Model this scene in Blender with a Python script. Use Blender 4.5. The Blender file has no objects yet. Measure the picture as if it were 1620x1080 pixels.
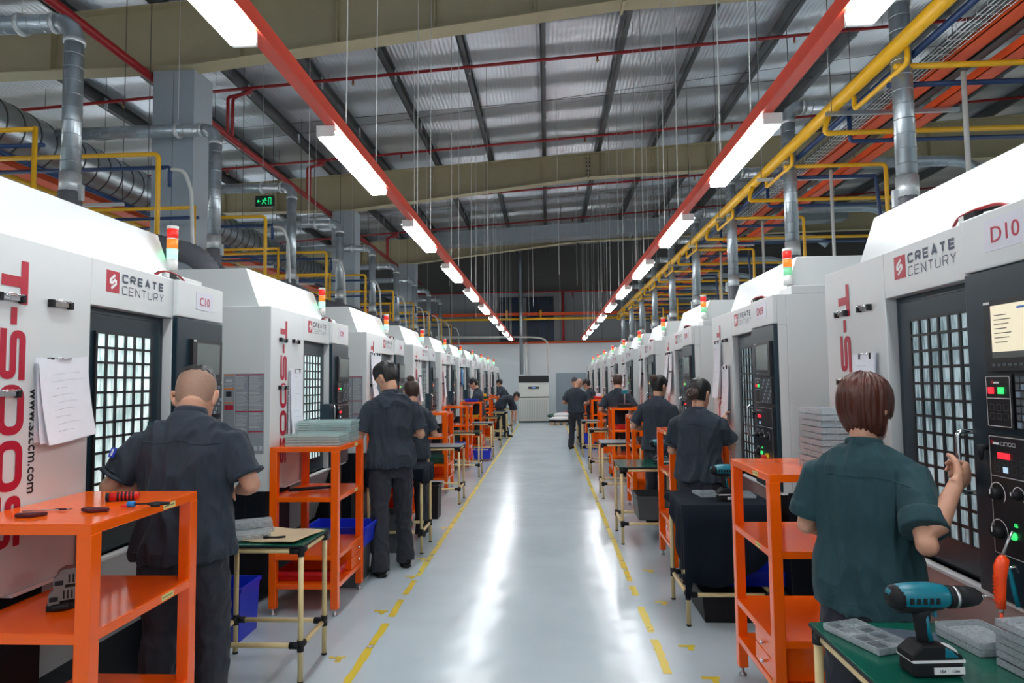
import bpy, bmesh, math, random
from mathutils import Vector, Matrix, noise
from mathutils.bvhtree import BVHTree
R_ = math.radians
sc = bpy.context.scene
COL = sc.collection
random.seed(7)
# ------------------------------------------------------------------ camera
CH = 1.62
def make_camera():
    f, yaw, pitch, roll = 1036.3, R_(3.076), R_(3.503), R_(.677)
    F = Vector((-math.sin(yaw)*math.cos(pitch), math.cos(yaw)*math.cos(pitch), math.sin(pitch)))
    r = Vector((math.cos(yaw), math.sin(yaw), 0)); u = r.cross(F)
    X = math.cos(roll)*r - math.sin(roll)*u; Y = math.cos(roll)*u + math.sin(roll)*r
    cd = bpy.data.cameras.new('camera'); cam = bpy.data.objects.new('camera', cd); COL.objects.link(cam)
    cd.sensor_width = 36; cd.lens = 36*f/1620; cd.clip_start = .05; cd.clip_end = 200
    m = Matrix((X, Y, -F)).transposed().to_4x4(); m.translation = (0, 0, CH)
    cam.matrix_world = m; sc.camera = cam
make_camera()
# ------------------------------------------------------------------ world and exposure
w = bpy.data.worlds.new('world'); sc.world = w; w.use_nodes = True
w.node_tree.nodes['Background'].inputs[0].default_value = (.80, .90, 1.0, 1)
w.node_tree.nodes['Background'].inputs[1].default_value = 0.6
sc.view_settings.view_transform = 'Standard'; sc.view_settings.look = 'None'
sc.view_settings.gamma = 1; sc.view_settings.use_curve_mapping = False
sc.view_settings.exposure = 0.0
TUBE = 39.0          # brightness of the fluorescent fixtures
TUBE_SIDE = 60.0     # brightness of the fixtures over the neighbouring aisles

# ------------------------------------------------------------------ layout numbers
PIT = 2.509; XL = -1.989; YL = 2.105; XR = 1.55; YR = 3.717; MW = 1.74
ORD = ['first', 'second', 'third', 'fourth', 'fifth', 'sixth', 'seventh', 'eighth', 'ninth', 'tenth', 'eleventh', 'twelfth']

# ------------------------------------------------------------------ materials
MT = {}
def mat(name, col, rough=.5, metal=0, noise_amt=0, nscale=20, bump=0, bscale=60, emit=None, es=0, coat=0, alpha=None, trans=0, stretch=None, spec=None):
    if name in MT: return MT[name]
    m = bpy.data.materials.new(name); m.use_nodes = True; nt = m.node_tree; b = nt.nodes['Principled BSDF']
    b.inputs['Base Color'].default_value = (*col, 1); b.inputs['Roughness'].default_value = rough; b.inputs['Metallic'].default_value = metal
    if spec is not None: b.inputs['Specular IOR Level'].default_value = spec
    if coat: b.inputs['Coat Weight'].default_value = coat; b.inputs['Coat Roughness'].default_value = .08
    if trans: b.inputs['Transmission Weight'].default_value = trans
    if alpha is not None: b.inputs['Alpha'].default_value = alpha
    if emit: b.inputs['Emission Color'].default_value = (*emit, 1); b.inputs['Emission Strength'].default_value = es
    if noise_amt or bump:
        tc = nt.nodes.new('ShaderNodeTexCoord'); src = tc.outputs['Object']
        if stretch:
            mp = nt.nodes.new('ShaderNodeMapping'); mp.inputs['Scale'].default_value = stretch; nt.links.new(src, mp.inputs[0]); src = mp.outputs[0]
    if noise_amt:
        n = nt.nodes.new('ShaderNodeTexNoise'); n.inputs['Scale'].default_value = nscale; n.inputs['Detail'].default_value = 6
        nt.links.new(src, n.inputs[0])
        mx = nt.nodes.new('ShaderNodeMix'); mx.data_type = 'RGBA'; lo = tuple(c*(1-noise_amt) for c in col); hi = tuple(min(1, c*(1+noise_amt)) for c in col)
        mx.inputs[6].default_value = (*lo, 1); mx.inputs[7].default_value = (*hi, 1)
        nt.links.new(n.outputs['Fac'], mx.inputs[0]); nt.links.new(mx.outputs[2], b.inputs['Base Color'])
    if bump:
        n2 = nt.nodes.new('ShaderNodeTexNoise'); n2.inputs['Scale'].default_value = bscale; n2.inputs['Detail'].default_value = 4
        nt.links.new(src, n2.inputs[0]); bp = nt.nodes.new('ShaderNodeBump'); bp.inputs['Strength'].default_value = bump; bp.inputs['Distance'].default_value = .01
        nt.links.new(n2.outputs['Fac'], bp.inputs['Height']); nt.links.new(bp.outputs[0], b.inputs['Normal'])
    MT[name] = m; return m
white = mat('machine_white', (.64, .665, .665), .33, noise_amt=.03, nscale=3, bump=.03, bscale=160)
cream_w = mat('switch_box_white', (.80, .80, .77), .4, noise_amt=.02)
slate = mat('slate_paint', (.011, .028, .042), .28, noise_amt=.15, nscale=6)
slate2 = mat('panel_black', (.012, .013, .016), .35, noise_amt=.1)
blk = mat('black_base', (.008, .010, .014), .45, noise_amt=.2)
rub = mat('black_plastic', (.015, .015, .017), .5, noise_amt=.2)
apr = mat('apron_grey', (.42, .41, .40), .32, metal=.3, noise_amt=.05)
alu = mat('aluminium', (.78, .79, .80), .3, metal=.9, noise_amt=.03)
chrome = mat('chrome', (.75, .77, .80), .12, metal=1, noise_amt=.02)
orange = mat('orange_paint', (1.0, .125, .002), .15, noise_amt=.04, nscale=5, coat=.15, bump=.02, bscale=30)
redp = mat('logo_red', (.42, .006, .03), .4, noise_amt=.05)
navy = mat('logo_navy', (.03, .05, .09), .4, noise_amt=.05)
wht = mat('white_ink', (.8, .8, .8), .5, noise_amt=.03)
paper = mat('paper', (.78, .80, .86), .7, noise_amt=.05, nscale=30)
creamp = mat('cream_pipe', (.72, .56, .28), .35, noise_amt=.1, nscale=15)
galv = mat('galvanised', (.42, .48, .52), .32, metal=.85, noise_amt=.15, nscale=12, bump=.05, bscale=25)
flexm = mat('flex_hose', (.10, .105, .12), .5, noise_amt=.2)
beamc = mat('beam_cream', (.40, .35, .22), .55, noise_amt=.08, nscale=4)
colg = mat('column_grey', (.36, .42, .47), .5, noise_amt=.04)
purl = mat('purlin_steel', (.10, .105, .11), .45, metal=.6, noise_amt=.2)
railr = mat('rail_red', (.72, .07, .035), .45, noise_amt=.06)
sprk = mat('sprinkler_red', (.30, .008, .012), .4, noise_amt=.1)
yelp = mat('yellow_pipe', (.80, .43, .01), .35, noise_amt=.08)
blup = mat('blue_pipe', (.01, .04, .13), .4, noise_amt=.1)
trayo = mat('tray_orange', (.80, .09, .015), .5, noise_amt=.08)
whose = mat('white_hose', (.60, .62, .60), .45, noise_amt=.04)
skin = mat('skin', (.56, .29, .19), .5, noise_amt=.08, nscale=25, bump=.05, bscale=200)
skin.node_tree.nodes['Principled BSDF'].inputs['Subsurface Weight'].default_value = .08
shirtm = mat('shirt_charcoal', (.030, .039, .054), .75, noise_amt=.2, nscale=40, bump=.8, bscale=16, stretch=(1, 1, .45))
shirt2 = mat('shirt_teal', (.020, .056, .066), .75, noise_amt=.15, nscale=40, bump=.8, bscale=16, stretch=(1, 1, .45))
trous = mat('trousers_charcoal', (.032, .035, .045), .85, noise_amt=.2, nscale=40, bump=.5, bscale=14)
for _m_ in (shirtm, shirt2, trous): _m_.node_tree.nodes['Principled BSDF'].inputs['Sheen Weight'].default_value = .06
hairk = mat('hair_black', (.010, .008, .008), .4, noise_amt=.5, nscale=60, bump=.6, bscale=90, stretch=(1, 1, .12))
hairb = mat('hair_brown', (.040, .016, .010), .38, noise_amt=.6, nscale=60, bump=.6, bscale=90, stretch=(1, 1, .12))
haira = mat('hair_auburn', (.075, .017, .008), .33, noise_amt=.7, nscale=60, bump=.8, bscale=80, stretch=(1, 1, .10))
stub = mat('shaved_hair', (.30, .17, .115), .6, noise_amt=.25, nscale=90)
shoem = mat('shoe_black', (.012, .012, .014), .5, noise_amt=.2)
bluebin = mat('bin_blue', (.008, .03, .55), .35, noise_amt=.06)
redbin = mat('bin_red', (.60, .01, .01), .35, noise_amt=.08)
greybin = mat('bin_grey', (.08, .095, .105), .45, noise_amt=.15)
greenm = mat('mat_green', (.004, .085, .055), .16, noise_amt=.15, nscale=5)
cloth = mat('black_cloth', (.006, .010, .018), .9, noise_amt=.2, bump=.1)
board = mat('cardboard', (.46, .34, .21), .8, noise_amt=.12, nscale=8)
teal = mat('tool_teal', (.0, .16, .22), .35, noise_amt=.06)
label_y = mat('label_yellow', (.75, .62, .20), .5, noise_amt=.1)
maroon = mat('rag_maroon', (.075, .006, .010), .9, noise_amt=.3, bump=.4, bscale=50)
gblock = mat('grey_block', (.17, .155, .145), .5, noise_amt=.15)
clear = mat('clear_plastic', (.50, .66, .64), .12, noise_amt=.15, nscale=30, alpha=.62)
clear2 = mat('clear_tray', (.50, .55, .58), .1, noise_amt=.45, nscale=120, alpha=.55, bump=.6, bscale=60)
eorange = mat('blowgun_orange', (.95, .07, .005), .3, noise_amt=.05)
ered = mat('blowgun_red', (.8, .01, .01), .3, noise_amt=.05)
steel = mat('steel', (.45, .46, .47), .3, metal=.9, noise_amt=.1)
sign_y = mat('ink_dark', (.05, .05, .06), .6, noise_amt=.1)
dblue = mat('window_dark_blue', (.004, .016, .045), .25, noise_amt=.3, nscale=2)
wallg = mat('panel_grey', (.20, .215, .235), .6, noise_amt=.05, nscale=2)
mskm = mat('mask_blue', (.30, .36, .40), .8, noise_amt=.05)
eyew = mat('eye_white', (.75, .73, .70), .3, noise_amt=.02)
lipm = mat('lips', (.40, .13, .10), .5, noise_amt=.05)

def emis(name, col, s):
    m = mat(name, tuple(c*.6 for c in col), .4, emit=col, es=s, noise_amt=.02); return m
E_red = emis('lamp_red', (1, .03, .02), .55); E_red.node_tree.nodes['Principled BSDF'].inputs['Emission Strength'].default_value = .45
E_amb = emis('lamp_amber', (1, .28, .03), .6)
E_grn = emis('lamp_green', (.20, 1, .45), 3.0)
E_grn0 = emis('lamp_green_dim', (.25, .75, .40), .5)
E_tube = emis('tube_light', (.93, .98, 1.0), TUBE)
E_side = emis('tube_light_side', (.95, .98, 1.0), TUBE_SIDE)
E_scrn = emis('screen_beige', (.95, .85, .62), .62)
E_scr0 = mat('screen_grey', (.16, .19, .18), .15, noise_amt=.1, nscale=4)
E_btr = emis('button_red', (1, .03, .05), 1.0); E_btg = emis('button_green', (.05, 1, .2), 1.0); E_btw = emis('button_white', (.6, .8, 1), .6)
E_exit = emis('exit_green', (.02, .85, .25), .9)

for _m_ in (shirtm, shirt2, trous, cloth, blk, rub, shoem): _m_.node_tree.nodes['Principled BSDF'].inputs['Specular IOR Level'].default_value = .18
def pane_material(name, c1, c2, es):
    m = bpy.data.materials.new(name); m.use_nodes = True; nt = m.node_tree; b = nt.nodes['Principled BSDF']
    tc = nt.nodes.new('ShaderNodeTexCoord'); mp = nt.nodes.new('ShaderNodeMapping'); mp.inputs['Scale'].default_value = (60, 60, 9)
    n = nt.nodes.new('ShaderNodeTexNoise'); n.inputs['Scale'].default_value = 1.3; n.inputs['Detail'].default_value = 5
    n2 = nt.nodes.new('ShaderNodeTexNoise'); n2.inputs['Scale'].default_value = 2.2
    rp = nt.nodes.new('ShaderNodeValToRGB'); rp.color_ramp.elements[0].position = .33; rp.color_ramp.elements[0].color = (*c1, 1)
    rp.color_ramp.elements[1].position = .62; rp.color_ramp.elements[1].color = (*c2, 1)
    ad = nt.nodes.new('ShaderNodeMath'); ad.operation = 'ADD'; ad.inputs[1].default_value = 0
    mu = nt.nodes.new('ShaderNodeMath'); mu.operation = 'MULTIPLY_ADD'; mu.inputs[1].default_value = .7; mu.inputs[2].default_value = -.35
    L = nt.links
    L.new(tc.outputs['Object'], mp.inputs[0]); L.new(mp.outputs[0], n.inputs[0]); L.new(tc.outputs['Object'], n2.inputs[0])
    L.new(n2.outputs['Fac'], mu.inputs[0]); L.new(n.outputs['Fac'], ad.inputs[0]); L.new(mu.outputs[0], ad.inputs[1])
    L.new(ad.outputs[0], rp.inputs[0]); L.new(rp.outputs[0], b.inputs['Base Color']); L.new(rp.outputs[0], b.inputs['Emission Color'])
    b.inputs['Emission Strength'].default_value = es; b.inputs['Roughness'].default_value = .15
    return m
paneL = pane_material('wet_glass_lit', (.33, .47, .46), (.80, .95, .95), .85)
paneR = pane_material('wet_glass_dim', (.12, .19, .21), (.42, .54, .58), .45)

def roof_material():
    m = bpy.data.materials.new('roof_foil'); m.use_nodes = True; nt = m.node_tree; b = nt.nodes['Principled BSDF']; L = nt.links
    b.inputs['Base Color'].default_value = (.72, .75, .80, 1); b.inputs['Metallic'].default_value = .8; b.inputs['Roughness'].default_value = .36
    tc = nt.nodes.new('ShaderNodeTexCoord'); wv = nt.nodes.new('ShaderNodeTexWave'); wv.wave_type = 'BANDS'; wv.bands_direction = 'X'
    wv.inputs['Scale'].default_value = 4.2; wv.inputs['Distortion'].default_value = .6
    wv2 = nt.nodes.new('ShaderNodeTexWave'); wv2.wave_type = 'BANDS'; wv2.bands_direction = 'Y'; wv2.inputs['Scale'].default_value = .28; wv2.inputs['Distortion'].default_value = 1.2; wv2.inputs['Detail'].default_value = 2
    ns = nt.nodes.new('ShaderNodeTexNoise'); ns.inputs['Scale'].default_value = 1.1; ns.inputs['Detail'].default_value = 3
    a = nt.nodes.new('ShaderNodeMath'); a.operation = 'MULTIPLY_ADD'; a.inputs[1].default_value = .05
    a2 = nt.nodes.new('ShaderNodeMath'); a2.operation = 'MULTIPLY_ADD'; a2.inputs[1].default_value = 2.2
    bp = nt.nodes.new('ShaderNodeBump'); bp.inputs['Strength'].default_value = .8; bp.inputs['Distance'].default_value = .06
    for n in (wv, wv2, ns): L.new(tc.outputs['Object'], n.inputs[0])
    L.new(wv.outputs['Fac'], a.inputs[0]); L.new(wv2.outputs['Fac'], a2.inputs[0]); L.new(ns.outputs['Fac'], a.inputs[2]); L.new(a.outputs[0], a2.inputs[2])
    L.new(a2.outputs[0], bp.inputs['Height']); L.new(bp.outputs[0], b.inputs['Normal'])
    return m
roofm = roof_material()

def floor_material():
    m = bpy.data.materials.new('floor_epoxy'); m.use_nodes = True; nt = m.node_tree; b = nt.nodes['Principled BSDF']; L = nt.links
    tc = nt.nodes.new('ShaderNodeTexCoord'); ns = nt.nodes.new('ShaderNodeTexNoise'); ns.inputs['Scale'].default_value = 1.3; ns.inputs['Detail'].default_value = 5
    rp = nt.nodes.new('ShaderNodeValToRGB'); rp.color_ramp.elements[0].position = .3; rp.color_ramp.elements[0].color = (.45, .535, .58, 1)
    rp.color_ramp.elements[1].position = .7; rp.color_ramp.elements[1].color = (.52, .61, .655, 1)
    bp = nt.nodes.new('ShaderNodeBump'); bp.inputs['Strength'].default_value = .09; bp.inputs['Distance'].default_value = .02
    n3 = nt.nodes.new('ShaderNodeTexNoise'); n3.inputs['Scale'].default_value = 4; n3.inputs['Detail'].default_value = 3; n3.inputs['Roughness'].default_value = .35; n3.normalize = False
    for n in (ns, n3): L.new(tc.outputs['Object'], n.inputs[0])
    L.new(ns.outputs['Fac'], rp.inputs[0]); pass
    L.new(rp.outputs[0], b.inputs['Base Color']); b.inputs['Roughness'].default_value = .21
    L.new(n3.outputs['Fac'], bp.inputs['Height']); L.new(bp.outputs[0], b.inputs['Normal'])
    return m
floorm = floor_material()

def worn_yellow():
    m = bpy.data.materials.new('worn_yellow_paint'); m.use_nodes = True; nt = m.node_tree; b = nt.nodes['Principled BSDF']; L = nt.links
    b.inputs['Base Color'].default_value = (.66, .50, .03, 1); b.inputs['Roughness'].default_value = .4
    tc = nt.nodes.new('ShaderNodeTexCoord'); ns = nt.nodes.new('ShaderNodeTexNoise'); ns.inputs['Scale'].default_value = 7; ns.inputs['Detail'].default_value = 8; ns.inputs['Roughness'].default_value = .7
    rp = nt.nodes.new('ShaderNodeValToRGB'); rp.color_ramp.elements[0].position = .38; rp.color_ramp.elements[1].position = .43
    L.new(tc.outputs['Object'], ns.inputs[0]); L.new(ns.outputs['Fac'], rp.inputs[0]); L.new(rp.outputs[0], b.inputs['Alpha'])
    return m
yline = worn_yellow()

# ------------------------------------------------------------------ mesh helpers
LOGL = []
class M:
    def __init__(s): s.v = []; s.f = []; s.mi = []; s.sm = []; s.mats = []
    def m(s, mt):
        if mt not in s.mats: s.mats.append(mt)
        return s.mats.index(mt)
    def add(s, vs, fs, mt, smooth=False):
        o = len(s.v); k = s.m(mt); s.v += [Vector(p) for p in vs]
        for f in fs: s.f.append([i+o for i in f]); s.mi.append(k); s.sm.append(smooth)
    def box(s, x0, x1, y0, y1, z0, z1, mt, mx=None):
        x0, x1 = min(x0, x1), max(x0, x1); y0, y1 = min(y0, y1), max(y0, y1); z0, z1 = min(z0, z1), max(z0, z1)
        vs = [Vector(p) for p in ((x0,y0,z0),(x1,y0,z0),(x1,y1,z0),(x0,y1,z0),(x0,y0,z1),(x1,y0,z1),(x1,y1,z1),(x0,y1,z1))]
        if mx is not None: vs = [mx @ p for p in vs]
        s.add(vs, [(0,3,2,1),(4,5,6,7),(0,1,5,4),(1,2,6,5),(2,3,7,6),(3,0,4,7)], mt)
    def prism(s, poly, a, b, axis, mt):
        """poly: 2D points; axis 'x': poly=(y,z), 'y': (x,z), 'z': (x,y)"""
        def P(p, t): return (t, p[0], p[1]) if axis == 'x' else (p[0], t, p[1]) if axis == 'y' else (p[0], p[1], t)
        n = len(poly); vs = [P(p, a) for p in poly]+[P(p, b) for p in poly]
        fs = [tuple(range(n))[::-1], tuple(range(n, 2*n))]+[(i, (i+1) % n, n+(i+1) % n, n+i) for i in range(n)]
        s.add(vs, fs, mt)
    def tube(s, pts, r, mt, n=10, up=None, cap=True, smooth=True, closed=False):
        pts = [Vector(p) for p in pts]; k = len(pts)
        rad = [r]*k if not isinstance(r, (list, tuple)) else r
        rings = []; prev = None
        for i, p in enumerate(pts):
            if closed: t = pts[(i+1) % k]-pts[i-1]
            else: t = (pts[min(i+1, k-1)]-pts[max(i-1, 0)])
            if t.length < 1e-9: t = Vector((0, 0, 1))
            t.normalize()
            a = Vector(up) if up else (prev if prev else (Vector((0, 0, 1)) if abs(t.z) < .9 else Vector((1, 0, 0))))
            a = a-t*a.dot(t)
            if a.length < 1e-6: a = t.orthogonal()
            a.normalize(); prev = a; b = t.cross(a)
            rr = rad[i]; ra, rb = rr if isinstance(rr, (list, tuple)) else (rr, rr)
            rings.append([p+a*ra*math.cos(2*math.pi*j/n)+b*rb*math.sin(2*math.pi*j/n) for j in range(n)])
        vs = [q for g in rings for q in g]; fs = []
        for i in range(k if closed else k-1):
            i2 = (i+1) % k
            for j in range(n): fs.append((i*n+j, i*n+(j+1) % n, i2*n+(j+1) % n, i2*n+j))
        s.add(vs, fs, mt, smooth)
        if cap and not closed:
            o = len(s.v)-len(vs); kk = s.m(mt)
            s.f.append([o+j for j in range(n)][::-1]); s.mi.append(kk); s.sm.append(False)
            s.f.append([o+(k-1)*n+j for j in range(n)]); s.mi.append(kk); s.sm.append(False)
    def rod(s, a, b, r, mt, n=10): s.tube([a, b], r, mt, n)
    def sphere(s, c, r, mt, n=12, m=8, mx=None):
        r = r if isinstance(r, (list, tuple)) else (r, r, r); c = Vector(c); vs = []; fs = []
        for i in range(1, m):
            th = math.pi*i/m
            for j in range(n):
                ph = 2*math.pi*j/n; q = Vector((r[0]*math.sin(th)*math.cos(ph), r[1]*math.sin(th)*math.sin(ph), r[2]*math.cos(th)))
                vs.append(c+(mx @ q if mx is not None else q))
        q = Vector((0, 0, r[2])); q = mx @ q if mx is not None else q
        vs += [c+q, c-q]; T, B = len(vs)-2, len(vs)-1
        for i in range(m-2):
            for j in range(n): fs.append((i*n+j, (i+1)*n+j, (i+1)*n+(j+1) % n, i*n+(j+1) % n))
        for j in range(n): fs.append((T, j, (j+1) % n)); fs.append((B, (m-2)*n+(j+1) % n, (m-2)*n+j))
        s.add(vs, fs, mt, True)
    def text(s, body, size, mt, mx, bold=0, sx=1, ext=.0008, align='LEFT', fit=None):
        cu = bpy.data.curves.new('t', 'FONT'); cu.body = body; cu.size = size; cu.extrude = ext; cu.offset = bold; cu.align_x = align; cu.resolution_u = 3
        ob = bpy.data.objects.new('t', cu); me = bpy.data.meshes.new_from_object(ob)
        if fit and me.vertices:
            xs = [v.co.x for v in me.vertices]; sx = fit/(max(xs)-min(xs))
        S = Matrix.Diagonal((sx, 1, 1, 1))
        s.add([mx @ (S @ v.co) for v in me.vertices], [list(p.vertices) for p in me.polygons], mt)
        bpy.data.objects.remove(ob); bpy.data.curves.remove(cu); bpy.data.meshes.remove(me)
    def ribbon(s, pts, wd, mt, mx, closed=False, th=.001):
        """flat stroke of width wd along 2D points"""
        pts = [Vector((p[0], p[1])) for p in pts]; k = len(pts); L = []; Rr = []
        for i in range(k):
            a = pts[i-1] if (closed or i > 0) else None; b = pts[(i+1) % k] if (closed or i < k-1) else None
            d1 = (pts[i]-a).normalized() if a is not None else (b-pts[i]).normalized()
            d2 = (b-pts[i]).normalized() if b is not None else d1
            n1 = Vector((-d1.y, d1.x)); n2 = Vector((-d2.y, d2.x)); nn = (n1+n2)
            nn = nn.normalized() if nn.length > 1e-6 else n1; c = max(.35, nn.dot(n1)); o = nn*(wd/2/c)
            L.append(pts[i]+o); Rr.append(pts[i]-o)
        vs = [mx @ Vector((p.x, p.y, th)) for p in L]+[mx @ Vector((p.x, p.y, th)) for p in Rr]
        fs = [(i, k+i, k+(i+1) % k, (i+1) % k) for i in range(k if closed else k-1)]
        s.add(vs, fs, mt)
    def build(s, name, parent=None, loc=None, bevel=0, label=None, rz=None):
        me = bpy.data.meshes.new(name); me.from_pydata([tuple(p) for p in s.v], [], s.f)
        for mt in s.mats: me.materials.append(mt)
        me.polygons.foreach_set('material_index', s.mi); me.polygons.foreach_set('use_smooth', s.sm); me.update()
        o = bpy.data.objects.new(name, me); COL.objects.link(o)
        if parent: o.parent = parent
        if loc: o.location = loc
        if rz is not None: o.rotation_euler.z = rz
        if bevel:
            b = o.modifiers.new('bevel', 'BEVEL'); b.width = bevel; b.segments = 2; b.limit_method = 'ANGLE'; b.angle_limit = R_(40)
        if label: o['label'] = label
        return o
def empty(name, loc=(0, 0, 0), rz=0):
    o = bpy.data.objects.new(name, None); COL.objects.link(o); o.location = loc; o.rotation_euler.z = rz; o.empty_display_size = .1; return o
def tag(o, label, cat, group=None):
    LOGL.append((o.name, label))
    o['label'] = label; o['category'] = cat
    if group: o['group'] = group
    return o
def struct(o): o['kind'] = 'structure'; return o
def kids(o): return list(CH_.get(o.name, [])) if False else [c for c in o.children]
def copy_tree(o, parent=None):
    c = o.copy(); COL.objects.link(c)
    if parent: c.parent = parent
    for ch in o.children: copy_tree(ch, c)
    return c
def arc(c, r, a0, a1, n, ax='xz'):
    out = []
    for i in range(n+1):
        a = a0+(a1-a0)*i/n; p, q = r*math.cos(a), r*math.sin(a)
        out.append((c[0]+p, c[1], c[2]+q) if ax == 'xz' else (c[0], c[1]+p, c[2]+q) if ax == 'yz' else (c[0]+p, c[1]+q, c[2]))
    return out
def bend(pts, r, n=5):
    """round the corners of a polyline"""
    pts = [Vector(p) for p in pts]; out = [pts[0]]
    for i in range(1, len(pts)-1):
        a, p, b = pts[i-1], pts[i], pts[i+1]; d1 = (a-p).normalized(); d2 = (b-p).normalized(); rr = min(r, (a-p).length*.49, (b-p).length*.49)
        A, B = p+d1*rr, p+d2*rr
        for k in range(n+1):
            t = k/n; out.append(A*(1-t)**2+p*2*t*(1-t)+B*t*t)
    out.append(pts[-1]); return out

# ------------------------------------------------------------------ the setting
def roofz(x): return 7.28+.06*x          # underside of the foil
def purz(x): return 7.03+.06*x           # underside of the purlins / top of the frames
def setting():
    m = M(); m.box(-14, 14, -6, 27.6, -.2, 0, floorm); struct(m.build('floor'))
    m = M(); vs = [(-14, -6, roofz(-14)), (14, -6, roofz(14)), (14, 27.8, roofz(14)), (-14, 27.8, roofz(-14))]
    vs += [(a, b, c+.1) for a, b, c in vs]
    m.add(vs, [(0, 1, 2, 3), (4, 7, 6, 5), (0, 4, 5, 1), (1, 5, 6, 2), (2, 6, 7, 3), (3, 7, 4, 0)], roofm); struct(m.build('ceiling'))
    lowm = mat('wall_low_white', (.80, .88, .92), .4, noise_amt=.03, nscale=2)
    topm = mat('wall_top_dark', (.07, .07, .068), .7, noise_amt=.1)
    crm = mat('wall_cream_panel', (.33, .29, .21), .6, noise_amt=.05)
    m = M(); m.box(-14, 14, 27.5, 27.7, 0, 3.2, lowm); m.box(-14, 14, 27.52, 27.7, 3.2, 5.4, wallg); m.box(-14, 14, 27.52, 27.7, 5.4, 8.4, topm)
    for i in range(-12, 13): m.box(i*1.15-.008, i*1.15+.008, 27.505, 27.53, 3.25, 5.4, mat('seam', (.10, .11, .12), .6, noise_amt=.1))
    m.box(.35, 3.0, 27.47, 27.5, 0, 1.95, mat('door_grey_blue', (.33, .41, .47), .5, noise_amt=.03))
    struct(m.build('wall_back'))
    for side, x in (('left', -13.9), ('right', 13.9)):
        m = M(); m.box(x-.1, x+.1, -6, 27.6, 0, 8.3, crm)
        for i in range(16): m.box(x-.12, x+.12, -5+i*2.1, -4.96+i*2.1, 2, 8, beamc)
        struct(m.build('wall_'+side))
    # high dark window in the back wall
    m = M(); m.box(-2.0, .3, 27.46, 27.52, 3.28, 5.18, slate2)
    m.box(-1.15, -.85, 27.44, 27.47, 3.3, 5.14, wallg)
    for a, b in ((-1.95, -1.55), (-1.5, -1.2), (-.8, -.38), (-.33, .05), (.1, .27)): m.box(a, b, 27.44, 27.47, 3.32, 5.14, dblue)
    struct(m.build('window_1'))
setting()

def gable(y, name_i):
    """one portal frame: tapered cream I-beam across the hall"""
    root = empty('roof_beam', (0, y, 0))
    m = M(); pts = [(-13.8, 5.84), (-4.66, 5.86), (1.05, 6.50), (4, 6.60), (13.8, 6.75)]
    def bz(x):
        for (a, za), (b, zb) in zip(pts, pts[1:]):
            if a <= x <= b: return za+(zb-za)*(x-a)/(b-a)
        return pts[-1][1]
    top = [(13.8, purz(13.8)-.02), (-13.8, purz(-13.8)-.02)]
    m.prism(pts+top, -.006, .006, 'y', beamc); m.build('web', root)
    m = M()
    for (a, za), (b, zb) in zip(pts, pts[1:]):
        m.prism([(a, za-.016), (b, zb-.016), (b, zb), (a, za)], -.13, .13, 'y', beamc)
    m.prism([(-13.8, purz(-13.8)-.03), (13.8, purz(13.8)-.03), (13.8, purz(13.8)-.015), (-13.8, purz(-13.8)-.015)], -.13, .13, 'y', beamc)
    m.build('flange', root)
    for x in (-9.2, -7.9, -6.6, -4.0, -2.7, -1.4, -.1, 1.35, 2.6, 3.9, 6.5, 9):
        s = M(); s.prism([(x-.006, bz(x)), (x+.006, bz(x)), (x+.006, purz(x)-.03), (x-.006, purz(x)-.03)], -.11, -.006, 'y', beamc); s.build('stiffener', root)
    s = M(); s.box(1.03, 1.06, -.16, .16, bz(1.05)-.06, purz(1.05)-.03, beamc)
    for k in range(5): s.rod((1.0, -.1, bz(1.05)+.05+k*.1), (1.1, -.1, bz(1.05)+.05+k*.1), .014, purl, 6)
    s.build('splice_plate', root)
    lab = ['cream steel roof beam crossing nearest, running out of the top of the picture', 'cream steel roof beam crossing in the middle of the ceiling', 'cream steel roof beam crossing far back below the wide silver duct', 'cream steel roof beam crossing overhead before the first column'][name_i]
    tag(root, lab, 'roof beam', 'cream roof beams')
for i, y in enumerate((8.3, 15.6, 22.9)): gable(y, i)
gable(1.0, 3)

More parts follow.
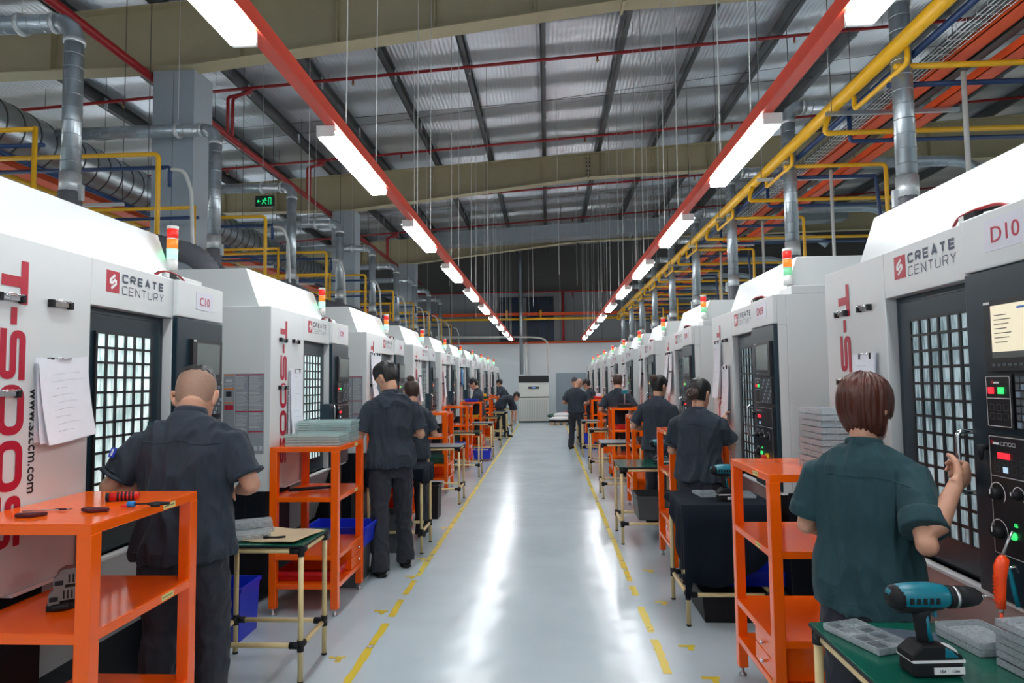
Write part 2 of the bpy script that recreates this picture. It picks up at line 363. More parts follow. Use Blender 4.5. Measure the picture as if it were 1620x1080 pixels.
def roof_bits():
    xs = [(-7.8+1.3*i) for i in range(16)]
    for i, x in enumerate(xs):
        m = M(); z = purz(x); m.box(x-.05, x+.05, -5, 27.4, z, z+.012, purl); m.box(x-.035, x-.023, -5, 27.4, z, z+.22, purl); m.box(x-.035, x+.035, -5, 27.4, z+.21, z+.225, purl)
        for y in (3.1, 6.2, 10.9, 13.2, 18.1, 20.4, 25): m.box(x+.03, x+.05, y, y+.09, z-.03, z+.16, galv)
        side = 'left' if x < -.2 else 'right'; n = i if x < -.2 else i-6
        tag(m.build('roof_purlin'), 'dark steel roof purlin running lengthwise, '+(f'{ORD[5-i]} one left of the hall centre' if i < 6 else 'on the hall centre line' if i == 6 else f'{ORD[i-7]} one right of the hall centre'), 'purlin', 'roof purlins')
    # sprinkler branch pipes
    for i, y in enumerate((3.3, 7.0, 10.6, 14.25, 17.9, 21.5, 25.1)):
        m = M(); m.tube([(-13.5, y, 6.95-.06*13.5), (13.5, y, 6.95+.06*13.5)], .028, sprk, 8); root = m.build('sprinkler_pipe')
        for x in (-10, -7.2, -3.2, .9, 4.1, 7.3):
            h = M(); z = 6.95+.06*x; h.rod((x, y, z-.10), (x, y, z), .016, sprk, 6); h.tube([(x, y, z-.13), (x, y, z-.10)], [.006, .03], brs, 8); h.build('sprinkler_head', root)
        for x in (-8.6, -6, -2.1, 2.2, 5.5):
            h = M(); z = 6.95+.06*x; h.rod((x, y, z), (x, y, roofz(x)), .005, purl, 5); h.build('hanger', root)
        lab = f'dark red sprinkler pipe crossing under the roof, {ORD[i]} counting from the camera'
        tag(root, lab, 'sprinkler pipe', 'sprinkler branch pipes')
    m = M(); m.tube([(-5.30, -5, 5.79), (-5.30, 27.3, 5.79)], .055, sprk, 12); root = m.build('sprinkler_main')
    for y in (10.6, 14.25, 17.9, 21.5, 25.1):
        d = M(); d.tube(bend([(-5.30, y-.12, 5.79), (-5.30, y-.12, 6.45), (-4.9, y-.12, 6.52)], .05), .028, sprk, 8); d.tube(bend([(-5.30, y+.05, 5.79), (-5.30, y+.05, 6.5), (-4.9, y, 6.66)], .05), .028, sprk, 8); d.build('drop_pipe', root)
    tag(root, 'thick dark red sprinkler main running down the hall behind the columns', 'sprinkler main')
    # cross bracing wires
    for i, y in enumerate((5.3, 12.4, 19.2)):
        m = M(); m.tube([(-9, y, purz(-9)+.05), (9, y+.2, purz(9)+.05)], .006, purl, 5); m.tube([(-9, y+1.0, purz(-9)+.08), (-2, y+.3, purz(-2)+.05), (9, y-.8, purz(9)+.08)], .005, purl, 5)
        tag(m.build('tie_wire'), f'thin steel tie rods under the roof, {ORD[i]} set from the camera', 'tie rod', 'roof tie rods')
brs = mat('brass', (.5, .35, .12), .4, metal=.8, noise_amt=.1)
roof_bits()

def columns():
    names = ['nearest', 'second', 'third']
    for i, y in enumerate((8.3, 15.6, 22.9)):
        m = M(); m.box(-5.232, -4.663, y, y+.48, 0, 5.87, colg); m.box(-4.95, -4.945, y-.002, y, 0, 5.8, purl)
        tag(m.build('column', bevel=.008), f'{names[i]} square grey-blue clad column behind the left machines', 'column', 'grey columns')
columns()

def back_end():
    m = M(); m.box(-6.5, 6.5, 26.9, 27.0, 4.33, 4.45, trayo); b = m.build('crane_beam')
    for x in (-1.65, -.25): h = M(); h.box(x-.035, x+.035, 26.86, 27.02, 4.25, 4.55, yelp); h.build('bracket', b)
    for x in (-4, 2.2): h = M(); h.rod((x, 26.95, 4.45), (x, 26.95, roofz(x)), .012, purl, 6); h.build('hanger', b)
    tag(b, 'orange steel beam crossing the back of the hall with yellow brackets', 'beam')
    m = M(); m.tube([(-6.5, 26.7, 4.17), (6.5, 26.7, 4.17)], .05, yelp, 10); b = m.build('yellow_pipe'); h = M(); h.box(-3.02, -2.98, 26.7, 26.95, 4.2, 4.35, purl); h.build('bracket', b); tag(b, 'long yellow pipe crossing the back of the hall below the orange beam', 'pipe')
    m = M(); m.tube([(-6.5, 27.3, 3.24), (6.5, 27.3, 3.24)], .04, trayo, 8); b = m.build('red_pipe'); h = M(); h.box(-3.02, -2.98, 27.3, 27.51, 3.22, 3.26, purl); h.build('bracket', b); tag(b, 'orange red pipe along the top of the white back wall', 'pipe')
    m = M(); m.tube([(-6.5, 27.3, 5.36), (6.5, 27.3, 5.36)], .03, sprk, 8); m.tube([(.68, 27.3, 5.36), (.68, 27.3, 3.30)], .055, sprk, 8); m.tube([(1.1, 27.3, 5.36), (1.1, 27.3, 5.12)], .03, sprk, 6)
    tag(m.build('sprinkler_riser'), 'dark red sprinkler pipe high on the back wall with vertical drop', 'pipe')
    m = M(); m.tube([(-1.05, 26.5, 7.0), (-1.05, 26.5, 1.9)], .075, galv, 12); tag(m.build('vertical_duct'), 'thin vertical galvanised duct dropping to the air conditioner', 'duct')
    m = M(); m.tube([(-.85, 26.45, 3.2), (-.85, 26.45, 1.84)], .035, whose, 8); tag(m.build('conduit'), 'short white conduit beside the duct above the air conditioner', 'conduit')
    m = M(); m.tube(bend([(-4.5, 26.4, 3.48), (-.5, 26.4, 3.40), (.02, 26.4, 3.3), (.02, 26.4, 1.9)], .35), .035, whose, 8); tag(m.build('water_pipe'), 'white pipe bending down to the air conditioner at the back wall', 'pipe')
    # ladder tray at the back left
    m = M(); m.box(-5.2, -1.6, 26.2, 26.22, 3.38, 3.44, whose); m.box(-5.2, -1.6, 26.5, 26.52, 3.38, 3.44, whose)
    for k in range(12): m.box(-5.1+k*.3, -5.06+k*.3, 26.2, 26.52, 3.38, 3.41, whose)
    tag(m.build('cable_ladder'), 'white cable ladder high in front of the back wall at left', 'cable ladder')
    # air conditioner
    r = empty('air_conditioner', (-.56, 26.3, 0))
    acw = mat('ac_white', (.62, .64, .60), .4, noise_amt=.02)
    m = M(); m.box(-.6, .6, -.26, .26, .05, 1.84, acw); m.build('body', r, bevel=.015)
    m = M(); m.box(-.6, .6, -.275, -.25, 1.58, 1.84, slate2)
    for k in range(5): m.box(-.57, .57, -.29, -.27, 1.61+k*.045, 1.62+k*.045, blk)
    m.build('outlet_grille', r); m = M(); m.box(-.6, .6, -.28, .26, 0, .05, blk); m.box(-.6, .6, -.27, -.25, .98, 1.01, blk); m.build('plinth', r)
    m = M()
    for k in range(16): m.box(-.54+k*.068, -.52+k*.068, -.272, -.255, .12, .9, mat('ac_slot', (.42, .44, .42), .5, noise_amt=.02))
    m.build('intake_grille', r)
    m = M(); m.box(-.22, .22, -.28, -.255, 1.33, 1.41, slate2); m.box(-.06, .06, -.285, -.27, 1.35, 1.39, emis('ac_led', (.1, .3, .9), .8)); m.build('display', r)
    tag(r, 'white floor-standing air conditioner with black top grille at the back wall', 'air conditioner')
    # pallet of sacks
    m = M(); [m.box(.05+k*.23, .20+k*.23, 24.3, 25.3, .0, .12, board) for k in range(4)]; m.box(.02, .98, 24.3, 25.3, .1, .13, rub)
    tag(m.build('pallet'), 'low pallet on the floor at the end of the aisle carrying white sacks', 'pallet')
    for k, (x, y, z, c, t) in enumerate([(.45, 24.6, .22, wht, 'lowest white sack on the pallet at the aisle end'), (.55, 24.8, .35, wht, 'topmost white sack on the pallet at the aisle end'), (.25, 25.1, .30, greenm, 'green bag lying behind the white sacks on the pallet'), (.72, 25.1, .38, redbin, 'red bag lying behind the white sacks on the pallet')]):
        m = M(); m.sphere((x, y, z), (.42-.06*k, .26, .095), c, 16, 8); o = m.build('sack'); tag(o, t, 'sack')
    # big rectangular duct
    m = M(); vs = []
    for x in (-3.6, 9.5):
        z = 6.02+.045*(x+3.6); vs += [(x, 20.8, z), (x, 21.36, z), (x, 21.36, z+.44), (x, 20.8, z+.44)]
    m.add(vs, [(0, 1, 2, 3), (4, 7, 6, 5), (0, 4, 5, 1), (1, 5, 6, 2), (2, 6, 7, 3), (3, 7, 4, 0)], galv)
    for k in range(11):
        x = -3.5+1.25*k; z = 6.02+.045*(x+3.6); m.box(x-.02, x+.02, 20.76, 21.40, z-.03, z+.47, galv)
    b = m.build('ventilation_duct')
    for x in (-2.5, .5, 4): h = M(); h.rod((x, 21.1, 6.5), (x, 21.1, roofz(x)), .01, purl, 6); h.build('hanger', b)
    tag(b, 'wide rectangular silver duct crossing the hall under the roof', 'duct')
    # exit sign
    r = empty('exit_sign', (-6.6, 14.9, 5.93)); m = M(); m.box(-.22, .22, -.03, .03, -.13, .13, slate2); m.build('case', r)
    m = M(); m.box(-.19, .19, -.036, -.03, -.10, .10, mat('exit_dark', (.0, .06, .03), .5, noise_amt=.05)); 
    m.sphere((.02, -.04, .06), (.018, .006, .018), E_exit, 8, 6)
    for a, b in (((.02, .04), (-.02, -.01)), ((-.02, -.01), (-.06, -.07)), ((-.02, -.01), (.03, -.05)), ((.03, -.05), (.04, -.08)), ((.01, .03), (.06, .01)), ((.01, .03), (-.05, .02)), ((-.17, .0), (-.10, .0)), ((-.17, 0), (-.14, .03)), ((-.17, 0), (-.14, -.03)), ((.10, -.08), (.10, .08)), ((.10, .08), (.16, .08)), ((.16, .08), (.16, -.08))):
        m.rod((a[0], -.04, a[1]), (b[0], -.04, b[1]), .008, E_exit, 5)
    m.build('pictogram', r); h = M(); h.rod((0, 0, .13), (0, 0, roofz(-6.6)-5.93), .006, purl, 5); h.build('hanger', r)
    tag(r, 'small green running-man exit sign hanging at left under the roof', 'exit sign')
back_end()

# ------------------------------------------------------------------ floor paint
def floor_paint():
    gaps = {-1: [(4.5, 4.63), (5.0, 5.13), (5.5, 5.62)], 1: [(3.55, 3.80), (4.3, 4.42), (4.8, 5.1), (5.3, 5.42)]}
    for s, x, y0 in ((-1, -1.114, 1.0), (1, .64, 1.0)):
        m = M(); y = y0; g = gaps[s]
        while y < 26.5:
            y2 = min(26.5, y+.12)
            if not any(a < y+.06 < b for a, b in g):
                j = [random.uniform(-.006, .006) for _ in range(4)]
                m.add([(x-.024+j[0], y, .0015), (x+.024+j[1], y, .0015), (x+.024+j[2], y2, .0015), (x-.024+j[3], y2, .0015)], [(0, 1, 2, 3)], yline)
            y = y2
        tag(m.build('floor_line'), f'worn yellow line painted along the {"left" if s < 0 else "right"} side of the aisle floor', 'floor line')
    marks = [(-1.27, 3.93, 1), (-1.21, 4.72, 2), (-1.17, 5.55, 1), (-1.18, 6.1, 3), (-1.2, 7.4, 2), (-1.2, 8.9, 1), (.82, 4.15, 1), (.80, 4.95, 2), (.83, 5.75, 1), (.79, 7.6, 2), (.86, 3.72, 3)]
    lab = {-1: 'left', 1: 'right'}
    for i, (x, y, k) in enumerate(marks):
        m = M(); z = .0016; sg = -1 if x < 0 else 1
        m.add([(x-.05, y-.02, z), (x+.05, y-.02, z), (x+.05, y+.012, z), (x-.05, y+.012, z)], [(0, 1, 2, 3)], yline)
        m.add([(x+.0, y-.07, z), (x+.035, y-.07, z), (x+.035, y-.02, z), (x, y-.02, z)], [(0, 1, 2, 3)], yline)
        n = [q for q in marks if (q[0] < 0) == (x < 0)]; n.sort(key=lambda q: q[1]); idx = n.index((x, y, k))
        tag(m.build('floor_mark'), f'small worn yellow corner mark on the floor by the {lab[sg]} line, {ORD[idx]} from the camera', 'floor mark', 'yellow corner marks')
floor_paint()

# ------------------------------------------------------------------ light rails and fixtures
LZ = 3.27
def fixture():
    r = empty('ceiling_light')
    m = M(); m.prism([(-.045, .012), (.045, .012), (.035, .035), (-.035, .035)], 0, 1.337, 'y', cream_w); m.build('housing', r)
    m = M(); m.prism([(-.050, .011), (-.072, -.005), (-.055, -.045), (.055, -.045), (.072, -.005), (.050, .011)], .015, 1.322, 'y', E_tube); m.build('diffuser', r)
    m = M()
    for y in (-.008, 1.345): m = M(); m.box(-.06, .06, y-.01, y+.01, -.04, .03, cream_w); m.build('end_cap', r)
    for y in (.02, 1.27): m = M(); m.box(-.02, .02, y, y+.04, .03, .07, cream_w); m.build('mounting_clip', r)
    return r
    m.box(-.02, .02, .02, .06, .03, .07, cream_w); m.box(-.02, .02, 1.27, 1.31, .03, .07, cream_w); m.build('end_cap', r)
    return r
def lights():
    fx = fixture(); used = False
    for s, x, y0 in ((-1, -1.421, 4.124), (1, 1.449, 4.156)):
        side = 'left' if s < 0 else 'right'
        m = M(); m.box(x-.0, x+.075, -5, 27.0, LZ+.03, LZ+.12, railr) if s < 0 else m.box(x-.075, x+.0, -5, 27.0, LZ+.03, LZ+.12, railr)
        tag(m.build('light_rail', bevel=.002), f'long red steel rail carrying the {side} row of ceiling lights', 'light rail')
        for k in range(-3, 9):
            o = fx if not used else copy_tree(fx); used = True
            o.location = (x, y0+k*PIT, LZ)
            n = k+1
            lab = (f'fluorescent ceiling light under the {side} red rail, {ORD[n]} in view from the camera' if k >= -1 else f'fluorescent ceiling light under the {side} red rail, {ORD[-k-2]} behind the camera')
            tag(o, lab, 'ceiling light', 'fluorescent lights along the aisle')
            for dy in (.25, 1.2):
                pass
            xx = x+.037*(-s); h = M()
            for dy in (.3, 1.1): h.rod((xx, y0+k*PIT+dy, LZ+.12), (xx+.03, y0+k*PIT+dy, roofz(xx)), .004, whose, 5)
            tag(h.build('suspension_wire'), f'thin hanging wires of the {side} light rail at '+(f'the {ORD[n]} light' if k >= -1 else f'the {ORD[-k-2]} light behind the camera'), 'wire', 'light rail wires')
    # neighbouring aisles
    for s in (-1, 1):
        for k in range(6):
            m = M(); y = -2+k*5; x = s*10.2; m.box(x-.1, x+.1, y, y+2.6, 3.5, 3.53, cream_w); m.box(x-.09, x+.09, y+.02, y+2.58, 3.45, 3.5, E_side)
            tag(m.build('ceiling_light'), f'fluorescent light over the neighbouring aisle on the {"left" if s < 0 else "right"}, {ORD[k]} from the front', 'ceiling light', 'neighbouring aisle lights')
    # extra thin wires hanging in the hall
    rnd = random.Random(3); n = 0
    ws = [(-3.2, 8.6), (-1.9, 9.3), (-1.0, 11.2), (.25, 12.6), (2.6, 9.6), (2.1, 13.4), (-2.4, 13), (1.9, 10.9), (3.2, 12.2), (-.35, 17.2), (-1.6, 18.3), (.9, 19.0), (1.7, 20.0), (2.6, 18.5), (-2.9, 19.4), (-3.4, 17), (3.3, 17.7), (-.6, 22.2), (.5, 24.1), (1.3, 23.5), (2.2, 24.6), (2.9, 22.0), (-1.9, 23.7), (-2.7, 24.8), (-3.3, 22.6), (3.6, 24.9)]
    ws.sort(key=lambda q: q[1]); L = [q for q in ws if q[0] < 0]; Rr = [q for q in ws if q[0] >= 0]
    for g, sd in ((L, 'left'), (Rr, 'right')):
        for i, (x, y) in enumerate(g):
            h = M(); h.rod((x, y, 3.5+rnd.random()*1.2), (x, y, roofz(x)), .004, whose, 5)
            nm = ORD[i] if i < 12 else f'{["last", "very last", "farthest", "hindmost"][i-12]}'
            tag(h.build('hanging_wire'), f'single thin wire hanging from the roof {sd} of the hall centre, {nm} in depth', 'wire', 'loose hanging wires')
lights()
# ------------------------------------------------------------------ machining centres
def face(u, z, d=-.001, sgn=1):
    """matrix for flat graphics on the machine front: local x -> u, y -> z, z -> out of the front"""
    return Matrix(((1, 0, 0, u), (0, 0, -1, d), (0, 1, 0, z), (0, 0, 0, 1)))
def rr(x0, x1, y0, y1, r, n=4):
    o = []
    for cx, cy, a in ((x1-r, y1-r, 0), (x0+r, y1-r, 90), (x0+r, y0+r, 180), (x1-r, y0+r, 270)):
        for k in range(n+1): t = R_(a+90*k/n); o.append((cx+r*math.cos(t), cy+r*math.sin(t)))
    return o
def rsq(pts, r=.03, n=4):
    return [(p.x, p.y) for p in bend([(a, b, 0) for a, b in pts], r, n)]
def big_lettering(m):
    """T-500S reading downwards: glyph frame x = reading direction (down), y = towards +u"""
    H, W, st = .125, .19, .036
    mx = Matrix(((0, 1, 0, .165), (0, 0, -1, -.001), (-1, 0, 0, 2.10), (0, 0, 0, 1)))
    def at(x): return mx @ Matrix.Translation((x, 0, 0))
    x = 0
    def five(x): m.ribbon(rsq([(W, H-st/2), (st*.5, H-st/2), (st*.5, H/2+.002), (W-st*.5, H/2+.002), (W-st*.5, st/2), (0, st/2)], .022), st*.82, redp, at(x))
    a = at(0); m.ribbon([(0, H-st/2), (.165, H-st/2)], st, redp, a); m.ribbon([(.0825, H-st), (.0825, 0)], st*1.15, redp, a)
    m.ribbon([(.180, H/2), (.245, H/2)], st*.8, redp, a)
    five(.262)
    for k in (.468, .674): m.ribbon(rr(st/2, W-st/2, st/2, H-st/2, .035), st*.9, redp, at(k), closed=True)
    five(.880-.002)
GL = {'C': [[(1, .80), (1, 1), (0, 1), (0, 0), (1, 0), (1, .20)]], 'R': [[(0, 0), (0, 1), (1, 1), (1, .45), (0, .45)], [(.55, .45), (1, 0)]], 'E': [[(1, 1), (0, 1), (0, 0), (1, 0)], [(0, .5), (.92, .5)]],
      'A': [[(0, 0), (.5, 1), (1, 0)], [(.2, .32), (.8, .32)]], 'T': [[(0, 1), (1, 1)], [(.5, 1), (.5, 0)]], 'N': [[(0, 0), (0, 1), (1, 0), (1, 1)]], 'U': [[(0, 1), (0, 0), (1, 0), (1, 1)]], 'Y': [[(0, 1), (.5, .48), (1, 1)], [(.5, .48), (.5, 0)]]}
def strokes(m, word, u, z, total, h, st, mt):
    n = len(word); cw = total/n; w_ = cw*.74
    for i, ch in enumerate(word):
        for k, pl in enumerate(GL[ch]):
            pts = [(st/2+a*(w_-st), st/2+b*(h-st)) for a, b in pl]
            if ch in 'CRU' and k == 0: pts = rsq(pts, .009, 3)
            m.ribbon(pts, st, mt, face(u+i*cw, z, -.0008-.0001*k))
def row_is_left(): return KEYS['pane'] is paneL
def make_machine():
    r = empty('machining_center')
    m = M(); D = 2.15
    m.box(0, .64, 0, .06, .86, 2.188, white); m.box(.64, MW, 0, .06, 1.978, 2.188, white); m.box(1.262, MW, 0, .06, .86, 1.978, white)
    m.box(0, MW, .06, D, .86, 2.188, white)
    m.build('housing', r, bevel=.004)
    m = M(); m.prism([(.13, 2.188), (.235, 2.485), (1.55, 2.485), (1.75, 2.188)], .10, 1.50, 'x', white); m.box(.105, 1.495, 1.55, 2.0, 2.188, 2.30, white); m.build('hood', r, bevel=.004)
    m = M(); m.box(1.50, MW, .10, .75, 2.188, 2.245, white); m.box(1.50, MW, .78, 1.6, 2.188, 2.235, white); m.build('top_box', r, bevel=.006)
    m = M(); m.rod((1.55, .16, 2.245), (1.55, .16, 2.262), .006, chrome, 6); m.build('bolt', r)
    m = M(); m.box(.0, MW, .17, D, .06, .86, blk); m.box(0, .45, .03, .17, .42, .86, blk); m.box(1.38, MW, .03, .17, .1, .86, blk)
    m.build('base', r, bevel=.006)
    for u in (.12, MW-.12):
        for d in (.3, 2.0):
            q = M(); q.tube([(u, d, 0), (u, d, .02), (u, d, .06)], [.05, .05, .02], steel, 10); q.build('foot', r)
    m = M(); m.prism([(.02, .86), (.165, .40), (.175, .40), (.03, .86)], .45, 1.38, 'x', apr); m.build('apron', r)
    m = M(); m.box(.25, MW, -.012, .03, .848, .860, wht); m.build('trim_strip', r)
    m = M(); m.box(1.262, MW+.004, -.03, 0, 1.989, 2.186, white); m.build('sign_box', r, bevel=.006)
    # door in its recess
    d_ = M(); d_.box(.64, 1.262, .050, .062, .86, 1.978, slate); d_.box(.69, 1.215, .038, .052, .875, 1.95, slate); d = d_.build('door', r, bevel=.003)
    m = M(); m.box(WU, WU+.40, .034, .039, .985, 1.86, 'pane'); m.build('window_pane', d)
    m = M(); nC, nR = 6, 13; u0, u1, z0, z1 = WU-.006, WU+.405, .98, 1.865
    for i in range(nC+1):
        u = u0+(u1-u0)*i/nC; m.box(u-.0065, u+.0065, .026, .036, z0, z1, slate2)
    for j in range(nR+1):
        z = z0+(z1-z0)*j/nR; m.box(u0-.0085, u1+.0085, .027, .036, z-.0058, z+.0058, slate2)
    m.build('window_lattice', d)
    if row_is_left(): m = M(); m.box(1.12, 1.255, -.055, .045, 1.19, 1.44, slate); m.build('latch_box', r, bevel=.004)
    m = M(); m.tube(bend([(1.235, .045, 1.42), (1.235, -.065, 1.42), (1.235, -.065, 1.20), (1.235, .045, 1.20)], .02), .009, chrome, 10); m.build('door_handle', d)
    # control panel
    c = M(); c.box(1.262, MW+.004, -.03, .0, .87, 1.985, slate); c = c.build('control_panel', r, bevel=.004)
    m = M(); m.box(1.385, 1.705, -.050, -.03, 1.635, 1.875, slate2); m.box(1.39, 1.42, -.0515, -.05, 1.862, 1.87, wht)
    for k in range(10): m.box(1.42+k*.026, 1.436+k*.026, -.052, -.05, 1.652, 1.66, greybin)
    m.build('screen_bezel', c, bevel=.004)
    m = M(); m.box(1.425, 1.675, -.0512, -.05, 1.68, 1.855, 'screen')
    m.box(1.425, 1.675, -.0518, -.0512, 1.68, 1.70, 'scr2')
    for k in range(7): m.box(1.44, 1.50+.01*(k % 3), -.0518, -.0512, 1.73+k*.015, 1.733+k*.015, 'scr2')
    m.box(1.55, 1.66, -.0518, -.0512, 1.835, 1.842, 'scr3'); m.build('screen', c)
    m = M(); m.box(1.37, 1.50, -.046, -.03, 1.445, 1.625, slate2); mx = face(0, 0, -.0465)
    m.ribbon(rr(1.378, 1.492, 1.452, 1.618, .004), .002, wht, mx, closed=True); m.ribbon([(1.378, 1.545), (1.492, 1.545)], .002, wht, mx)
    m.box(1.405, 1.412, -.0475, -.046, 1.594, 1.605, redp); m.box(1.414, 1.44, -.0472, -.046, 1.594, 1.600, wht)
    for i in range(3):
        for j in range(2): m.ribbon(rr(1.390+i*.034, 1.412+i*.034, 1.475+j*.03, 1.495+j*.03, .003, 2), .0015, greybin, mx, closed=True)
    m.build('button_box', c, bevel=.002)
    m = M(); m.box(1.392, 1.414, -.052, -.046, 1.56, 1.582, E_btr); m.build('red_button', c); m = M(); m.box(1.440, 1.462, -.052, -.046, 1.56, 1.582, E_btg); m.build('green_button', c)
    m = M(); m.box(1.515, 1.715, -.046, -.03, 1.445, 1.625, slate2)
    for i in range(8):
        for j in range(7):
            m.box(1.522+i*.024, 1.540+i*.024, -.050, -.046, 1.452+j*.0245, 1.470+j*.0245, greybin if (i*3+j*5) % 4 else E_btw_k)
    m.build('keypad', c)
    m = M(); m.box(1.37, 1.715, -.046, -.03, 1.02, 1.425, slate2); m.ribbon(rr(1.378, 1.707, 1.028, 1.417, .004), .002, wht, mx, closed=True); m.ribbon([(1.378, 1.285), (1.707, 1.285)], .002, wht, mx)
    m.box(1.385, 1.393, -.0475, -.046, 1.392, 1.403, redp); m.box(1.395, 1.425, -.0472, -.046, 1.390, 1.397, wht)
    for i in range(4): m.ribbon(rr(1.435+i*.018, 1.448+i*.018, 1.389, 1.400, .002, 2), .0012, wht, mx, closed=True)
    for i in range(7):
        for j in range(2): m.ribbon(rr(1.40+i*.04, 1.422+i*.04, 1.300+j*.027, 1.319+j*.027, .003, 2), .0015, greybin, mx, closed=True)
    m.box(1.441, 1.461, -.049, -.046, 1.300, 1.319, E_btw)
    for (cx, cz, rad) in ((1.405, 1.225, .028), (1.505, 1.235, .02), (1.405, 1.10, .03), (1.62, 1.22, .024)):
        m.ribbon([(cx+rad*1.35*math.cos(R_(a)), cz+rad*1.35*math.sin(R_(a))) for a in range(-40, 221, 20)], .003, wht, mx)
    m.text('16', .018, E_btg, face(1.475, 1.13, -.0475)); m.build('operator_panel', c)
    for (cx, cz, rad) in ((1.405, 1.225, .022), (1.505, 1.235, .015), (1.405, 1.10, .024), (1.62, 1.22, .018)):
        k = M(); k.tube([(cx, -.046, cz), (cx, -.066, cz), (cx, -.072, cz)], [rad, rad*.8, rad*.6], rub, 12, up=(0, 0, 1)); k.box(cx-.002, cx+.002, -.0735, -.071, cz, cz+rad*.7, wht); k.build('knob', c)
    for u, z, mt in ((1.432, 1.345, E_btr), (1.462, 1.345, E_btr)):
        k = M(); k.box(u-.011, u+.011, -.052, -.046, z, z+.02, mt); k.build('red_button', c)
    k = M(); k.tube([(1.475, -.046, 1.10), (1.475, -.055, 1.10)], [.013, .011], E_btg, 12, up=(0, 0, 1)); k.build('green_button', c)
    k = M(); k.tube([(1.35, -.03, 1.375), (1.35, -.06, 1.375), (1.35, -.06, 1.33)], [.012, .014, .005], rub, 8); k.build('key_switch', c)
    k = M(); k.tube([(1.60, -.046, 1.08), (1.60, -.062, 1.08)], .028, yelp, 14, up=(0, 0, 1)); k.tube([(1.60, -.062, 1.08), (1.60, -.085, 1.08), (1.60, -.092, 1.08)], [.015, .02, .014], redbin, 14, up=(0, 0, 1)); k.build('emergency_stop', c)
    # lettering and logo
    m = M(); big_lettering(m); m.build('lettering', r)
    m = M(); mx = Matrix(((0, 1, 0, .318), (0, 0, -1, -.0008), (-1, 0, 0, 1.615), (0, 0, 0, 1))); m.text('www.szccm.com', .062, slate2, mx, fit=.40, bold=.0006); m.build('web_lettering', r)
    m = M(); m.box(.735, .825, -.0012, 0, 2.050, 2.150, redp); mx = face(.735, 2.05, -.0015)
    m.ribbon([(.058, .082), (.026, .058), (.026, .046), (.040, .046), (.060, .062)], .012, wht, mx); m.ribbon([(.032, .018), (.064, .042), (.064, .054), (.050, .054), (.030, .038)], .012, wht, mx)
    strokes(m, 'CREATE', .845, 2.104, .345, .043, .0105, navy); strokes(m, 'CENTURY', .845, 2.050, .345, .041, .0042, navy); m.build('logo', r)
    # signal lamp
    s = M(); s.rod((1.52, .16, 2.245), (1.52, .16, 2.30), .010, whose, 8); s.tube([(1.52, .16, 2.28), (1.52, .16, 2.345)], .031, cream_w, 14); s = s.build('signal_lamp', r)
    for z, mt, nm in ((2.345, 'grn', 'green_lens'), (2.405, E_amb, 'amber_lens'), (2.465, E_red, 'red_lens')):
        q = M(); q.tube([(1.52, .16, z), (1.52, .16, z+.055)], .030, mt, 14); q.tube([(1.52, .16, z+.055), (1.52, .16, z+.06)], .032, cream_w, 14); q.build(nm, s)
    q = M(); q.tube([(1.52, .16, 2.525), (1.52, .16, 2.537)], .032, cream_w, 14); q.build('lamp_cap', s)
    return r
E_btw_k = mat('key_light', (.22, .28, .36), .4, noise_amt=.05)
scr2 = mat('screen_ink', (.10, .11, .10), .4, noise_amt=.05); scr3 = mat('screen_ink_blue', (.05, .2, .6), .4, noise_amt=.05)
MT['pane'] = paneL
class _S(str): pass
def warning_plate(parent):
    gp = mat('plate_grey', (.26, .29, .32), .4, noise_amt=.03); ink = mat('plate_ink', (.50, .52, .54), .5, noise_amt=.03); og = mat('plate_orange', (.8, .2, .02), .5, noise_amt=.04)
    m = M(); x = -.002
    # on the near side face (u = 0): y = depth .04 to .345, seen from -u
    m.box(x, 0, .045, .345, 1.125, 1.70, gp)
    def b(y0, y1, z0, z1, mt): m.box(x-.001, x, y0, y1, z0, z1, mt)
    b(.050, .16, 1.688, 1.695, redp); b(.165, .255, 1.688, 1.695, redp); b(.262, .342, 1.688, 1.695, og); b(.262, .342, 1.588, 1.596, og); b(.262, .342, 1.488, 1.496, og)
    b(.050, .16, 1.425, 1.432, redp); b(.165, .255, 1.425, 1.432, redp); b(.050, .16, 1.28, 1.287, redp)
    b(.159, .162, 1.13, 1.69, slate2); b(.258, .260, 1.13, 1.69, ink); b(.285, .325, 1.535, 1.572, slate2); b(.28, .33, 1.64, 1.66, ink)
    b(.27, .335, 1.44, 1.475, redp)
    rnd = random.Random(5)
    for (a, c, z0, z1) in ((.055, .155, 1.44, 1.68), (.168, .252, 1.44, 1.68), (.055, .155, 1.30, 1.415), (.168, .252, 1.22, 1.415), (.266, .338, 1.60, 1.635), (.266, .338, 1.50, 1.53)):
        z = z0
        while z < z1: b(c-(c-a)*rnd.uniform(.6, 1), c, z, z+.0035, ink); z += .0095
    b(.055, .08, 1.15, 1.18, ink); b(.09, .115, 1.15, 1.18, ink)
    m.build('warning_plate', parent)
def resolve(ob, mp):
    for c in ob.children_recursive: pass
